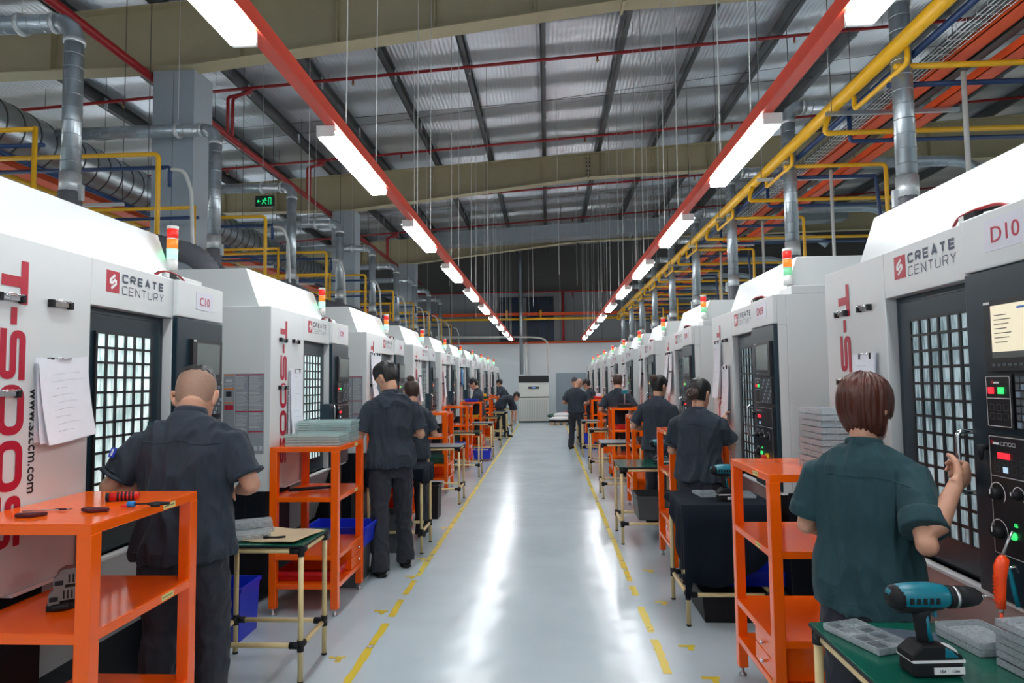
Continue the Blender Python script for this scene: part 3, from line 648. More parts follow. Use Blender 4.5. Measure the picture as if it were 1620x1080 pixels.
# string materials are resolved per row
_old_m = M.m
def _m(s, mt):
    if isinstance(mt, str): mt = KEYS[mt]
    return _old_m(s, mt)
M.m = _m
mk = ('pane', 'screen', 'scr2', 'scr3', 'grn')
def proto(row):
    global KEYS, WU
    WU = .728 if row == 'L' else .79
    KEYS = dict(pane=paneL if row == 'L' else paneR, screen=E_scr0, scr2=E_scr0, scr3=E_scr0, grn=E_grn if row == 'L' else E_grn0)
    return make_machine()
MACH = {}
def machine_rows():
    plm = mat('plate_white', (.62, .62, .70), .3, noise_amt=.05)
    for row in 'LR':
        p = proto(row)
        if row == 'L': warning_plate(p)
        for k in range(10):
            o = p if k == 9 else copy_tree(p)
            if row == 'L': o.location = (XL, YL+k*PIT, 0); o.rotation_euler.z = R_(90)
            else: o.location = (XR, YR+k*PIT, 0); o.rotation_euler.z = R_(-90)
            m = M(); m.box(1.44, 1.62, -.032, -.03, 2.045, 2.145, plm) if row == 'L' else m.box(1.385, 1.62, -.032, -.03, 2.045, 2.155, plm)
            t = ('C' if row == 'L' else 'D')+(str(10) if k == 0 else f'0{10-k}')
            tm = Matrix.Translation((0, 0, 0)); (m.text(t, .068, redp, face(1.475, 2.07, -.0325), fit=.105) if row == 'L' else m.text(t, .078, redp, face(1.415, 2.072, -.0325), fit=.135))
            m.build('number_plate', o)
            side = 'left' if row == 'L' else 'right'
            if k == 0: lab = f'white and slate machining centre marked {t}, nearest of the {side} row'
            elif k == 9: lab = f'white machining centre at the far end of the {side} row'
            else: lab = f'white machining centre with dark door, {ORD[k]} from the front in the {side} row'
            tag(o, lab, 'machine', f'machining centres in the {side} row'); MACH[row, k] = o
    # the screen of D10 is on
    o = MACH['R', 0]
    for c in o.children_recursive:
        if c.name.startswith('screen') and 'bezel' not in c.name:
            KEYS.update(screen=E_scrn, scr2=scr2, scr3=scr3); c.data = c.data.copy()
            mm = M(); [mm.m(x) for x in ('screen', 'scr2', 'scr3')]
            c.data.materials.clear(); 
            for x in (E_scrn, scr2, scr3): c.data.materials.append(x)
            for i, pl in enumerate(c.data.polygons):
                pl.material_index = 0 if i < 6 else 2 if i >= len(c.data.polygons)-6 else 1
KEYS = {}
machine_rows()

def WP(row, k, u, d, z):
    """machine-local point to world"""
    return (XL-d, YL+k*PIT+u, z) if row == 'L' else (XR+d, YR+k*PIT-u, z)
ROTZ = {'L': R_(90), 'R': R_(-90)}
SIDE = {'L': 'left', 'R': 'right'}
def mname(row, k): return f'the {ORD[k]} {SIDE[row]} machine'

# clips and paper on the machine fronts
def clip_mesh():
    r = empty('bulldog_clip'); m = M(); m.tube([(-.05, 0, 0), (.05, 0, 0)], .012, chrome, 8); m.box(-.055, .055, -.014, 0, -.012, .006, chrome); m.build('jaw', r)
    for s in (-1, 1):
        q = M(); q.box(s*.052-.008, s*.052+.008, -.020, .0, -.018, .012, rub); q.build('magnet', r)
    m = M(); m.tube([(-.035, -.012, .006), (-.035, -.03, .010), (.035, -.03, .010), (.035, -.012, .006)], .003, chrome, 6); m.build('lever', r)
    return r
def paper_mesh(w, h, n, seed=1, tilt=0):
    rnd = random.Random(seed); r = empty('paper_bundle'); ink = mat('handwriting', (.30, .31, .42), .7, noise_amt=.1)
    for k in range(n):
        m = M(); a = R_(rnd.uniform(-2.5, 2.5)+(tilt if k else tilt*.5)); off = .004+k*.004; nu, nv = 4, 6; vs = []; j = rnd.uniform(-.008, .008)
        for iv in range(nv+1):
            for iu in range(nu+1):
                x = (-w/2+w*iu/nu)+j; z = -h*iv/nv; cx = x*math.cos(a)-z*math.sin(a); cz = x*math.sin(a)+z*math.cos(a)
                dd = off+.03*(iv/nv)**2*(k/max(1, n-1))+.008*math.sin(iu*1.5+k)*iv/nv
                vs.append((cx, -dd, cz))
        fs = [(i*(nu+1)+q, (i+1)*(nu+1)+q, (i+1)*(nu+1)+q+1, i*(nu+1)+q+1) for i in range(nv) for q in range(nu)]
        m.add(vs, fs, paper, True)
        if k == n-1:
            for q in range(9):
                z = -.06-q*h*.085; x0 = -w*.38+rnd.random()*.03; x1 = x0+w*rnd.uniform(.2, .7)
                c = lambda x, zz: (x*math.cos(a)-zz*math.sin(a), -(off+.03*(zz/h)**2+.010), x*math.sin(a)+zz*math.cos(a))
                m.tube([c(x0, z), c(x0+(x1-x0)*.5, z+.003), c(x1, z)], .0007, ink, 3)
        m.build('sheet', r)
    return r
def stationery():
    cp = clip_mesh(); used = [False]
    def clip(row, k, u, z, where):
        o = cp if not used[0] else copy_tree(cp); used[0] = True
        o.location = WP(row, k, u, -.002, z); o.rotation_euler.z = ROTZ[row]
        tag(o, f'chrome magnetic clip {where} on {mname(row, k)}', 'clip', 'magnetic clips on the machines')
    for k in range(6):
        for row in 'LR':
            s = 0 if row == 'L' else .01
            clip(row, k, .20+s, 1.955, 'over the red letter T')
            clip(row, k, .45+s, 1.958, 'high between lettering and door')
            clip(row, k, .195+s, 1.60, 'halfway down the red lettering')
            clip(row, k, .455+s, 1.725, 'holding papers beside the door')
    pp = {}
    specs = [('L', 0, .465, 1.735, .27, .33, 7, 4), ('L', 1, .45, 1.735, .24, .52, 5, -3), ('R', 0, .45, 1.735, .22, .28, 5, 2), ('R', 1, .45, 1.735, .21, .50, 4, 0), ('R', 1, .20, 1.955, .22, .50, 4, 4),
             ('L', 2, .22, 1.96, .2, .5, 4, 3), ('L', 2, .46, 1.96, .2, .5, 3, -2), ('R', 2, .45, 1.955, .2, .5, 3, 3), ('R', 2, .2, 1.955, .2, .4, 3, -3), ('R', 3, .3, 1.955, .22, .45, 3, 4), ('L', 4, .4, 1.8, .22, .45, 3, -8), ('L', 3, .45, 1.73, .2, .4, 3, 2), ('R', 4, .4, 1.9, .2, .4, 2, 2)]
    cnt = {}
    for i, (row, k, u, z, w_, h, n, t) in enumerate(specs):
        o = paper_mesh(w_, h, n, i+1, t); o.location = WP(row, k, u, 0, z); o.rotation_euler.z = ROTZ[row]; c = cnt[row, k] = cnt.get((row, k), 0)+1
        two = len([q for q in specs if q[0] == row and q[1] == k]) > 1
        pos = '' if not two else (', one by the door' if u > .4 else ', one over the lettering')
        tag(o, f'bundle of handwritten white sheets clipped to {mname(row, k)}{pos}', 'papers', 'papers clipped to the machines')
    # blue folder
    m = M(); m.prism([(-.13, 0), (.13, 0), (.12, -.36), (-.11, -.40)], -.03, -.012, 'y', mat('folder_blue', (.01, .22, .55), .4, noise_amt=.05)); m.tube([(.03, -.034, -.02), (.10, -.034, -.36)], .006, wht, 5)
    o = m.build('folder'); o.location = WP('L', 5, .42, 0, 1.93); o.rotation_euler.z = ROTZ['L']; tag(o, 'bright blue folder hanging on the sixth machine of the left row', 'folder')
    # reading glasses like cable bundle on the top edge
    for row in 'LR':
        for k in range(5):
            m = M(); m.tube(bend([(-.12, -.01, 0), (-.07, -.02, .03), (.02, -.02, .035), (.12, 0, .035), (.2, .0, .0)], .03), .006, sprk, 6); m.tube(bend([(-.10, .01, .0), (-.06, 0, .03), (.05, 0, .03), (.15, .02, .02)], .03), .007, rub, 6)
            m.box(-.02, .045, -.03, .0, .0, .028, rub); m.box(-.05, -.02, -.03, -.005, .002, .026, wht)
            o = m.build('cable_bundle'); o.location = WP(row, k, 1.25, .03, 2.188); o.rotation_euler.z = ROTZ[row]
            tag(o, f'red and black cables lying on the top front edge of {mname(row, k)}', 'cables', 'cables on the machine tops')
stationery()

# ------------------------------------------------------------------ ducts and pipes above the machines
def ribs(m, a, b, r, step, mt):
    a, b = Vector(a), Vector(b); n = max(1, int((b-a).length/step)); t = (b-a).normalized()
    for i in range(1, n):
        p = a+(b-a)*i/n; m.tube([p-t*.004, p+t*.004], r+.003, mt, 14)
def corrugated(m, pts, r, mt, n=14):
    P = [Vector(p) for p in bend(pts, .3, 8)]; out = []; rad = []; seg = 0
    L = [0]
    for a, b in zip(P, P[1:]): L.append(L[-1]+(b-a).length)
    N = int(L[-1]/.018)
    for i in range(N+1):
        s = L[-1]*i/N; j = max(q for q in range(len(L)) if L[q] <= s+1e-9); j = min(j, len(P)-2); t = (s-L[j])/max(1e-6, L[j+1]-L[j])
        out.append(P[j].lerp(P[j+1], t)); rad.append(r*(1.05 if i % 2 else .95))
    m.tube(out, rad, mt, n)
def services():
    gband = mat('duct_band', (.62, .66, .68), .4, metal=.6, noise_amt=.2, nscale=60)
    for row in 'LR':
        x = -4.2 if row == 'L' else 2.95; sg = -1 if row == 'L' else 1; side = SIDE[row]
        zc, zt, xe = (3.38, 4.86, -6.3) if row == 'L' else (3.12, 4.86, 4.6)
        p = empty('exhaust_duct'); r_ = .078
        m = M(); m.tube([(0, 0, zc+.1), (0, 0, zt-.15)], r_, galv, 18); ribs(m, (0, 0, zc+.1), (0, 0, zt-.15), r_, .12, galv); m.build('riser', p)
        m = M(); m.tube([(0, 0, zc-.06), (0, 0, zc+.13)], r_+.008, gband, 18); m.box(-.12 if row == 'R' else .08, -.08 if row == 'R' else .12, -.02, .02, zc-.12, zc+.02, gband); m.build('collar', p)
        m = M(); m.tube([(0, 0, zt-.16), (0, 0, zt-.12)]+[(0, 0, zt-.1), (sg*.03, 0, zt-.03), (sg*.10, 0, zt+.02), (sg*.17, 0, zt+.03)], r_+.003, galv, 18); m.tube([(0, 0, zt-.17), (0, 0, zt-.13)], r_+.010, gband, 18); m.build('elbow', p)
        m = M(); m.tube([(sg*.15, 0, zt+.03), (xe-x, 0, zt+.03)], r_, galv, 18); ribs(m, (sg*.15, 0, zt+.03), (xe-x, 0, zt+.03), r_, .12, galv); m.tube([(sg*.16, 0, zt+.03), (sg*.2, 0, zt+.03)], r_+.01, gband, 18); m.build('horizontal_run', p)
        m = M(); m.rod((sg*.5, 0, zt+.1), (sg*.5, 0, roofz(x)), .004, whose, 5); m.tube([(sg*.48, 0, zt+.03), (sg*.52, 0, zt+.03)], r_+.02, gband, 14); m.build('hanger', p)
        m = M()
        if row == 'L': corrugated(m, [(0, 0, zc-.04), (0, 0, zc-.35), (.5, .05, zc-.45), (1.15, .1, zc-.62), (1.3, .1, 2.47)], .095, flexm)
        else: corrugated(m, [(0, 0, zc-.04), (0, 0, zc-.3), (-.1, -.02, zc-.45), (-.25, -.05, 2.47)], .09, flexm)
        m.build('flexible_hose', p)
        for k in range(9):
            o = p if k == 0 else copy_tree(p); o.location = (x, (5.49 if row == 'L' else 5.42)+k*PIT, 0)
            tag(o, f'galvanised exhaust duct with elbow above the {side} machines, {ORD[k]} from the front', 'duct', f'exhaust ducts over the {side} row')
        # yellow loops
        z = 3.95 if row == 'L' else 4.15; xa, xb = (-6.3, -3.88) if row == 'L' else (2.87, 4.05)
        for k in range(9):
            y = (6.27 if row == 'L' else 5.37)+k*PIT
            m = M(); m.tube(bend([(xa, y, z), (xb, y, z), (xb, y, 2.2)], .06), .024, yelp, 10)
            tag(m.build('yellow_air_pipe'), f'yellow pipe turning down behind the {side} machines, {ORD[k]} from the front', 'pipe', f'yellow drop pipes of the {side} row')
            m = M(); yy = y+.12; m.tube(bend([(xa, yy, z-.10), (xb+.06*(-sg), yy, z-.10), (xb-.06*(-sg), yy, 2.2)] if row == 'R' else [(xa, yy, z-.10), (xb+.05, yy, z-.10), (xb+.05, yy, z-.3)], .03), .022, blup, 10)
            tag(m.build('blue_air_pipe'), f'dark blue pipe beside the yellow drop pipe, {ORD[k]} from the front on the {side}', 'pipe', f'blue drop pipes of the {side} row')
            m = M()
            if row == 'L': m.tube(bend([(xb+.02, yy, z-.12), (xb+.20, yy, z-.13), (xb+.28, yy, z-.35), (xb+.34, yy, 2.2)], .08), .019, whose, 8)
            else: m.rod((3.42, y+.02, z-.05), (3.42, y+.02, 2.2), .020, whose, 8)
            tag(m.build('white_hose'), f'white air hose dropping to the {side} machines, {ORD[k]} from the front', 'hose', f'white hoses of the {side} row')
    # second, nearer left hose at the picture edge
    m = M(); m.tube(bend([(-4.1, 3.7, 4.02), (-3.56, 3.76, 4.02), (-3.50, 3.76, 3.7), (-3.47, 3.78, 2.2)], .08), .024, whose, 8); tag(m.build('white_hose'), 'white air hose dropping at the left edge of the picture', 'hose')
    # trunk duct, left
    m = M(); P = [(-6.6, -4, 4.75), (-6.6, 26.5, 4.75)]; m.tube(P, .33, galv, 24)
    for i in range(90): m.tube([(-6.6, 3+i*.26, 4.75), (-6.6, 3.02+i*.26, 4.75)], .338, purl, 24)
    tag(m.build('trunk_duct'), 'large round galvanised trunk duct running lengthwise behind the left machines', 'duct')
    m = M(); m.tube([(8.2, -4, 4.0), (8.2, 26.5, 4.0)], .28, galv, 20)
    for i in range(80): m.tube([(8.2, 3+i*.3, 4.0), (8.2, 3.02+i*.3, 4.0)], .288, purl, 20)
    tag(m.build('trunk_duct'), 'large round galvanised trunk duct running lengthwise behind the right machines', 'duct')
    # horizontal branch ducts, right
    for k in range(7):
        y = 9.4+k*PIT; m = M(); m.tube([(4.5, y, 4.66), (5.75, y, 4.66), (5.95, y, 4.62), (6.1, y, 4.5)], .075, galv, 16); ribs(m, (4.5, y, 4.66), (5.75, y, 4.66), .075, .1, galv); m.rod((5.2, y, 4.7), (5.2, y, roofz(5.2)), .004, whose, 5)
        tag(m.build('branch_duct'), f'short horizontal silver duct with bent end high on the right, {ORD[k]} from the front', 'duct', 'branch ducts on the right')
    # longitudinal services, right: yellow main, blue, wire tray, orange trays
    def along(x, z, r, mt, name, lab, cat, y0=-4): m = M(); m.tube([(x, y0, z), (x, 26.3, z)], r, mt, 12); return tag(m.build(name), lab, cat)
    def tray(x, z, wd, h, mt, name, lab, cat, rung=True):
        m = M(); m.box(x-wd/2, x-wd/2+.008, -4, 26.3, z, z+h, mt); m.box(x+wd/2-.008, x+wd/2, -4, 26.3, z, z+h, mt); m.box(x-wd/2, x+wd/2, -4, 26.3, z, z+.006, mt)
        return tag(m.build(name), lab, cat)
    along(2.87, 4.30, .062, yelp, 'yellow_main_pipe', 'thick yellow pipe running lengthwise high on the right beside the light rail', 'pipe')
    along(3.06, 4.28, .030, blup, 'blue_main_pipe', 'thinner dark blue pipe running beside the thick yellow pipe on the right', 'pipe')
    along(3.14, 4.34, .024, galv, 'steel_pipe', 'thin galvanised pipe running between the blue pipe and wire tray on the right', 'pipe')
    m = M()
    for i in range(5): m.tube([(3.20+i*.04, -2, 4.27), (3.20+i*.04, 26, 4.27)], .0035, alu, 4)
    for s in (3.19, 3.37): m.tube([(s, -2, 4.33), (s, 26, 4.33)], .0035, alu, 4)
    for i in range(230): y = -2+i*.12; m.tube([(3.19, y, 4.33), (3.19, y, 4.27), (3.37, y, 4.27), (3.37, y, 4.33)], .003, alu, 4)
    tag(m.build('wire_basket_tray'), 'silver wire basket cable tray running lengthwise high on the right', 'cable tray')
    m = M(); rnd = random.Random(2)
    for i in range(5):
        m.tube([(3.21+.035*i+rnd.uniform(-.01, .01), -2+j*1.0, 4.285+rnd.uniform(0, .02)) for j in range(29)], .008, purl if i % 2 else greybin, 5)
    o = m.build('cables'); o['kind'] = 'stuff'; tag(o, 'grey cables lying in the wire basket tray on the right', 'cables')
    tray(3.47, 4.26, .15, .08, trayo, 'cable_tray', 'orange cable tray running lengthwise on the right, inner one', 'cable tray')
    tray(3.86, 4.22, .16, .08, trayo, 'cable_tray', 'orange cable tray running lengthwise on the right, outer one', 'cable tray')
    tray(3.67, 4.30, .10, .05, purl, 'cable_tray', 'black cable tray between the two orange trays on the right', 'cable tray')
    for k in range(12):
        y = 2.2+k*2.1; m = M(); m.box(2.75, 4.0, y-.02, y+.02, 4.17, 4.205, whose if k % 2 else galv); m.rod((2.8, y, 4.2), (2.8, y, roofz(2.8)), .005, purl, 5); m.rod((3.98, y, 4.2), (3.98, y, roofz(4)), .005, purl, 5)
        tag(m.build('tray_support'), f'grey hanging cross bar under the right pipes and trays, {ORD[k]} from the front', 'support bar', 'tray supports on the right')
    for k in range(9):
        y = 6.7+k*2.45-.15; m = M(); m.tube(bend([(2.87, y, 4.30), (2.80, y, 4.12), (2.80, y, 4.05), (5.9, y, 4.05)], .05), .026, yelp, 10)
        m.tube(bend([(2.88, y-1.35, 4.22), (2.88, y-1.35, 4.10), (2.88, y-.45, 4.10), (2.88, y-.45, 4.22)], .05), .022, yelp, 8)
        tag(m.build('yellow_branch_pipe'), f'yellow branch pipe leaving the thick yellow main to the right, {ORD[k]} from the front', 'pipe', 'yellow branch pipes on the right')
        m = M(); m.tube(bend([(3.06, y+.05, 4.28), (3.06, y+.05, 3.98), (5.9, y+.05, 3.98)], .04), .022, blup, 8); tag(m.build('blue_branch_pipe'), f'dark blue branch pipe below the yellow branch, {ORD[k]} from the front', 'pipe', 'blue branch pipes on the right')
    # left
    tray(-5.9, 4.02, .22, .08, trayo, 'cable_tray', 'orange cable tray running lengthwise behind the left machines, inner one', 'cable tray')
    tray(-6.5, 4.00, .22, .08, trayo, 'cable_tray', 'orange cable tray running lengthwise behind the left machines, outer one', 'cable tray')
    along(-5.6, 4.04, .03, blup, 'blue_main_pipe', 'dark blue pipe running lengthwise behind the left machines', 'pipe')
    along(-6.2, 4.10, .06, yelp, 'yellow_main_pipe', 'yellow pipe running lengthwise behind the left machines', 'pipe')
    along(-7.2, 4.3, .05, blup, 'blue_main_pipe', 'far dark blue pipe running lengthwise under the left trunk duct', 'pipe')
    for k in range(11):
        y = 3.4+k*2.3; m = M(); m.box(-7.4, -5.4, y-.02, y+.02, 3.93, 3.97, whose); m.rod((-5.42, y, 3.97), (-5.42, y, roofz(-5.4)), .005, purl, 5); m.rod((-7.3, y, 3.97), (-7.3, y, roofz(-7.3)), .005, purl, 5)
        tag(m.build('tray_support'), f'grey hanging cross bar under the left pipes and trays, {ORD[k]} from the front', 'support bar', 'tray supports on the left')
    for k in range(8):
        y = 5.2+k*PIT; m = M(); m.tube([(-7.5, y, 3.80), (-4.3, y, 3.80)], .022, yelp, 8); m.tube([(-7.5, y+.1, 3.70), (-4.3, y+.1, 3.70)], .02, blup, 8); m.rod((-4.3, y, 3.82), (-4.3, y, 2.2), .02, yelp, 8); m.rod((-4.9, y, 3.8), (-4.9, y, roofz(-4.9)), .005, purl, 5)
        tag(m.build('low_cross_pipes'), f'low yellow and blue cross pipes behind the left machines, {ORD[k]} from the front', 'pipe', 'low cross pipes on the left')
services()
# ------------------------------------------------------------------ shelf carts
def make_cart():
    r = empty('shelf_cart'); W, Dp = .644, .49; t = .048
    def rect(name, z, lip, par=r):
        m = M(); m.box(0, W, 0, Dp, z-.004, z, orange); m.box(0, W, 0, .003, z-lip, z-.004, orange); m.box(0, W, Dp-.003, Dp, z-lip, z-.004, orange); m.box(0, .003, .003, Dp-.003, z-lip, z-.004, orange); m.box(W-.003, W, .003, Dp-.003, z-lip, z-.004, orange)
        return m.build(name, par, bevel=.0015)
    rect('top_shelf', 1.174, .036)
    for z in (.823, .42, .22): rect('shelf', z, .034)
    for x in (0, W-t):
        for y in (0, Dp-t):
            m = M(); m.box(x-.0015, x+t+.0015, y-.0015, y+t+.0015, .05, 1.139, orange); m.build('post', r, bevel=.003)
            m = M(); m.tube([(x+t/2, y+t/2, 0), (x+t/2, y+t/2, .012), (x+t/2, y+t/2, .02), (x+t/2, y+t/2, .055)], [.02, .02, .008, .008], steel, 10); m.build('foot', r)
    m = M(); m.box(.34, W-.04, .012, Dp-.03, .225, .40, orange); q = m.build('drawer_case', r)
    for z in (.228, .315):
        m = M(); m.box(.345, W-.042, .002, .012, z, z+.082, orange); d = m.build('drawer', r, bevel=.002)
        k = M(); k.tube([(.49, .002, z+.042), (.49, -.014, z+.042), (.49, -.02, z+.042)], [.004, .010, .007], chrome, 10); k.build('knob', d)
    for z in (1.142, .795):
        m = M(); m.box(.40, .48, -.001, .0, z, z+.022, label_y); m.box(.408, .472, -.0014, -.001, z+.010, z+.013, sign_y); m.build('sticker', r, label='small pale yellow sticker')
    return r
CART = {}
def cart_pt(row, k, u, v, z):
    """u along the aisle from the cart's machine-left end, v away from the aisle"""
    return WP(row, k, (-.02 if row == 'L' else -.065)+u, (-.501 if row == 'L' else -.529)+v, z)
def carts():
    p = make_cart(); first = True
    for row in 'LR':
        for k in range(9):
            o = p if first else copy_tree(p); first = False
            jit = 0 if k < 3 else random.uniform(-.12, .12); 
            o.location = Vector(cart_pt(row, k, jit, 0, 0)); o.rotation_euler.z = ROTZ[row]; CART[row, k] = o
            lab = f'nearest orange steel shelf cart at the {"left picture edge" if row == "L" else "right, before the reddish haired worker"}' if k == 0 else f'orange steel shelf cart, {ORD[k]} from the front in the {SIDE[row]} row'
            tag(o, lab, 'shelf cart', f'orange shelf carts of the {SIDE[row]} row')
carts()

# ------------------------------------------------------------------ pipe work tables
def table(x0, x1, y0, y1, z, topm, lab, cloth_=False):
    """x0 = aisle side"""
    r = empty('work_table', (0, 0, 0)); pr = .0145
    a, b = min(x0, x1), max(x0, x1); i = .02
    L = [(a+i, y0+i), (b-i, y0+i), (a+i, y1-i), (b-i, y1-i)]
    m = M(); m.box(a, b, y0, y1, z-.014, z, topm); m.box(a-.002, b+.002, y0-.002, y1+.002, z-.016, z-.004, rub); m.build('tabletop', r, bevel=.003)
    for (x, y) in L:
        m = M(); m.rod((x, y, .012), (x, y, z-.03), pr, creamp, 12); g = m.build('leg', r)
        q = M(); q.tube([(x, y, 0), (x, y, .012)], .016, rub, 10); q.build('foot', g)
    for z_ in (z-.034, .20):
        for (p, q2) in ((L[0], L[1]), (L[2], L[3]), (L[0], L[2]), (L[1], L[3])):
            m = M(); m.rod((*p, z_), (*q2, z_), pr, creamp, 10); m.build('rail', r)
        for (x, y) in L:
            m = M(); m.tube([(x, y, z_-.03), (x, y, z_+.03)], .019, rub, 10); dx = 1 if x < (a+b)/2 else -1; dy = 1 if y < (y0+y1)/2 else -1
            m.tube([(x, y, z_), (x+dx*.06, y, z_)], .019, rub, 10); m.tube([(x, y, z_), (x, y+dy*.05, z_)], .019, rub, 10); m.build('pipe_joint', r)
    tag(r, lab, 'table', 'cream pipe work tables'); return r
table(-1.345, -1.93, 3.57, 3.99, .742, greenm, 'green-topped cream pipe table behind the shaved worker on the left')
table(.868, 1.46, 1.55, 2.315, .80, greenm, 'green-topped cream pipe table carrying a cordless drill at bottom right')
table(.885, 1.48, 4.46, 5.03, .785, greenm, 'pipe table under a black cloth on the right')
table(.70, 1.30, 6.62, 7.25, .76, greenm, 'grey-green pipe table between second and third carts on the right')
table(-1.20, -1.75, 6.25, 6.75, .80, greenm, 'pipe table under black cloth holding a teal screwdriver on the left')
k_ = 0
for k in range(2, 8):
    table(-1.18, -1.72, 6.25+(k-1)*PIT, 6.78+(k-1)*PIT, .76, greenm if k % 2 else greybin, f'cream pipe table in the left row, {ORD[k]} from the front')
    if k < 7: table(.72, 1.28, 6.65+(k-1)*PIT, 7.2+(k-1)*PIT, .76, greenm if k % 2 else greybin, f'cream pipe table in the right row, {ORD[k+1]} from the front')

# cloths
def cloth_on(a, b, y0, y1, z, drops, lab, seed):
    m = M(); N = 14; rnd = random.Random(seed)
    th = .004; a -= .006; b += .006; y0 -= .006; y1 += .006
    m.box(a, b, y0, y1, z+.001, z+th, cloth)
    def flap(p, q, dr, n):
        k = 24; vs = []; 
        for j in range(5):
            for i in range(k+1):
                t = i/k; x = p[0]+(q[0]-p[0])*t; y = p[1]+(q[1]-p[1])*t; d = dr(t)*j/4; w_ = (.012*math.sin(t*17+seed)+.012)*j/4
                vs.append((x+n[0]*(w_+.002), y+n[1]*(w_+.002), z+th-d))
        fs = [(j*(k+1)+i, j*(k+1)+i+1, (j+1)*(k+1)+i+1, (j+1)*(k+1)+i) for j in range(4) for i in range(k)]
        m.add(vs, fs, cloth, True)
    for side, dr in drops.items():
        if side == 'n': flap((a, y0), (b, y0), dr, (0, -1))
        if side == 'f': flap((b, y1), (a, y1), dr, (0, 1))
        if side == 'l': flap((a, y1), (a, y0), dr, (-1, 0))
        if side == 'r': flap((b, y0), (b, y1), dr, (1, 0))
    o = m.build('tablecloth'); s = o.modifiers.new('s', 'SOLIDIFY'); s.thickness = .003; tag(o, lab, 'cloth')
cloth_on(.885, 1.48, 4.46, 5.03, .785, {'n': lambda t: .27+.30*abs(math.sin(t*2.2+.7))*(1-.4*t)+(.12 if t < .06 else 0), 'l': lambda t: .05+.42*t**2, 'r': lambda t: .2}, 'black cloth draped unevenly over the second right table', 1)
cloth_on(-1.75, -1.20, 6.25, 6.75, .80, {'n': lambda t: .16+.05*math.sin(t*6), 'r': lambda t: .16, 'l': lambda t: .1}, 'black cloth draped over the second left table', 2)

# ------------------------------------------------------------------ bins and crates
def bin_(x, y, z, w_, l, h, mt, lab, cat='bin', rz=0, name='plastic_bin', grp=None, wall=.006):
    m = M(); t = .92
    def ring(s, zz, k=1): return [(-w_/2*s+0, -l/2*s, zz), (w_/2*s, -l/2*s, zz), (w_/2*s, l/2*s, zz), (-w_/2*s, l/2*s, zz)]
    iw = 1-2*wall/w_; vs = ring(t, 0)+ring(1, h)+[(a*iw, b*iw, c) for a, b, c in ring(1, h)]+[(a*iw, b*iw, wall) for a, b, c in ring(t, 0)]
    fs = [(3, 2, 1, 0)]+[(i, (i+1) % 4, 4+(i+1) % 4, 4+i) for i in range(4)]+[(4+i, 4+(i+1) % 4, 8+(i+1) % 4, 8+i) for i in range(4)]+[(8+i, 8+(i+1) % 4, 12+(i+1) % 4, 12+i) for i in range(4)]+[(12, 13, 14, 15)]
    m.add(vs, fs, mt); rim = M(); g = .008
    r = m.build(name, loc=(x, y, z), rz=rz, bevel=.002)
    for (a, b, c, d) in ((-w_/2-g, w_/2+g, -l/2-g, -l/2), (-w_/2-g, w_/2+g, l/2, l/2+g), (-w_/2-g, -w_/2, -l/2, l/2), (w_/2, w_/2+g, -l/2, l/2)): rim.box(a, b, c, d, h-.025, h, mt)
    rim.build('rim', r)
    tag(r, lab, cat, grp); return r
bin_(-2.13, 4.25, 0, .36, .28, .34, bluebin, 'deep blue open crate on the floor under the left green table', 'crate')
bin_(-1.72, 5.42, .31, .5, .34, .16, bluebin, 'blue tray seen through the second left cart, near the dark haired worker', 'crate')
bin_(-1.70, 5.42, 0, .34, .40, .30, greybin, 'dark grey crate at the feet of the dark haired worker on the left', 'crate')
bin_(-1.62, 6.45, 0, .34, .34, .36, greybin, 'black waste bin under the cloth-covered table on the left', 'bin')
bin_(-1.45, 7.95, 0, .26, .26, .40, rub, 'slim black waste bin behind the third left cart', 'bin')
bin_(1.13, 6.95, .21, .5, .42, .24, greybin, 'blue-grey crate under the third right table', 'crate')
bin_(1.42, 4.75, .215, .62, .30, .10, bluebin, 'flat blue tray on the lower rails of the cloth-covered right table', 'crate')
bin_(1.28, 4.75, 0, .55, .46, .20, rub, 'black crate on the floor under the cloth-covered right table', 'crate')
bin_(.98, 15.9, 0, .3, .35, .36, bluebin, 'blue bin on the floor beside the bald worker at the far right', 'bin')
bin_(-1.36, 13.6, .05, .35, .4, .18, bluebin, 'blue crate low beside the far left tables', 'crate')
def on_cart(row, k, u, v, z): return Vector(cart_pt(row, k, u, v, z))
c = on_cart('L', 1, .30, .25, .223); bin_(c.x, c.y, c.z, .42, .50, .07, redbin, 'red tray on the bottom shelf of the second left cart', 'tray', name='plastic_tray')
c = on_cart('L', 3, .32, .25, .423); bin_(c.x, c.y, c.z, .42, .50, .09, greenm, 'green tray in the fourth left cart', 'tray', name='plastic_tray')
c = on_cart('L', 2, .30, .25, .423); bin_(c.x, c.y, c.z, .42, .52, .10, redbin, 'red tray on a lower shelf of the third left cart', 'tray', name='plastic_tray')
for i, (row, k, z, mt, cn) in enumerate([('L', 5, 1.176, bluebin, 'blue'), ('L', 6, 1.176, greenm, 'green'), ('R', 4, 1.176, yelp, 'yellow'), ('R', 5, 1.176, redbin, 'red'), ('L', 5, .825, yelp, 'yellow'), ('L', 4, .423, bluebin, 'blue'), ('R', 3, .825, redbin, 'red'), ('R', 2, .825, greybin, 'grey')]):
    c = on_cart(row, k, .3, .24, z); bin_(c.x, c.y, c.z, .30, .40, .06, mt, f'small {cn} tray on {"top" if z > 1 else "a shelf"} of the {ORD[k]} {SIDE[row]} cart', 'tray', name='plastic_tray')
c = on_cart('R', 0, .30, .20, .24)

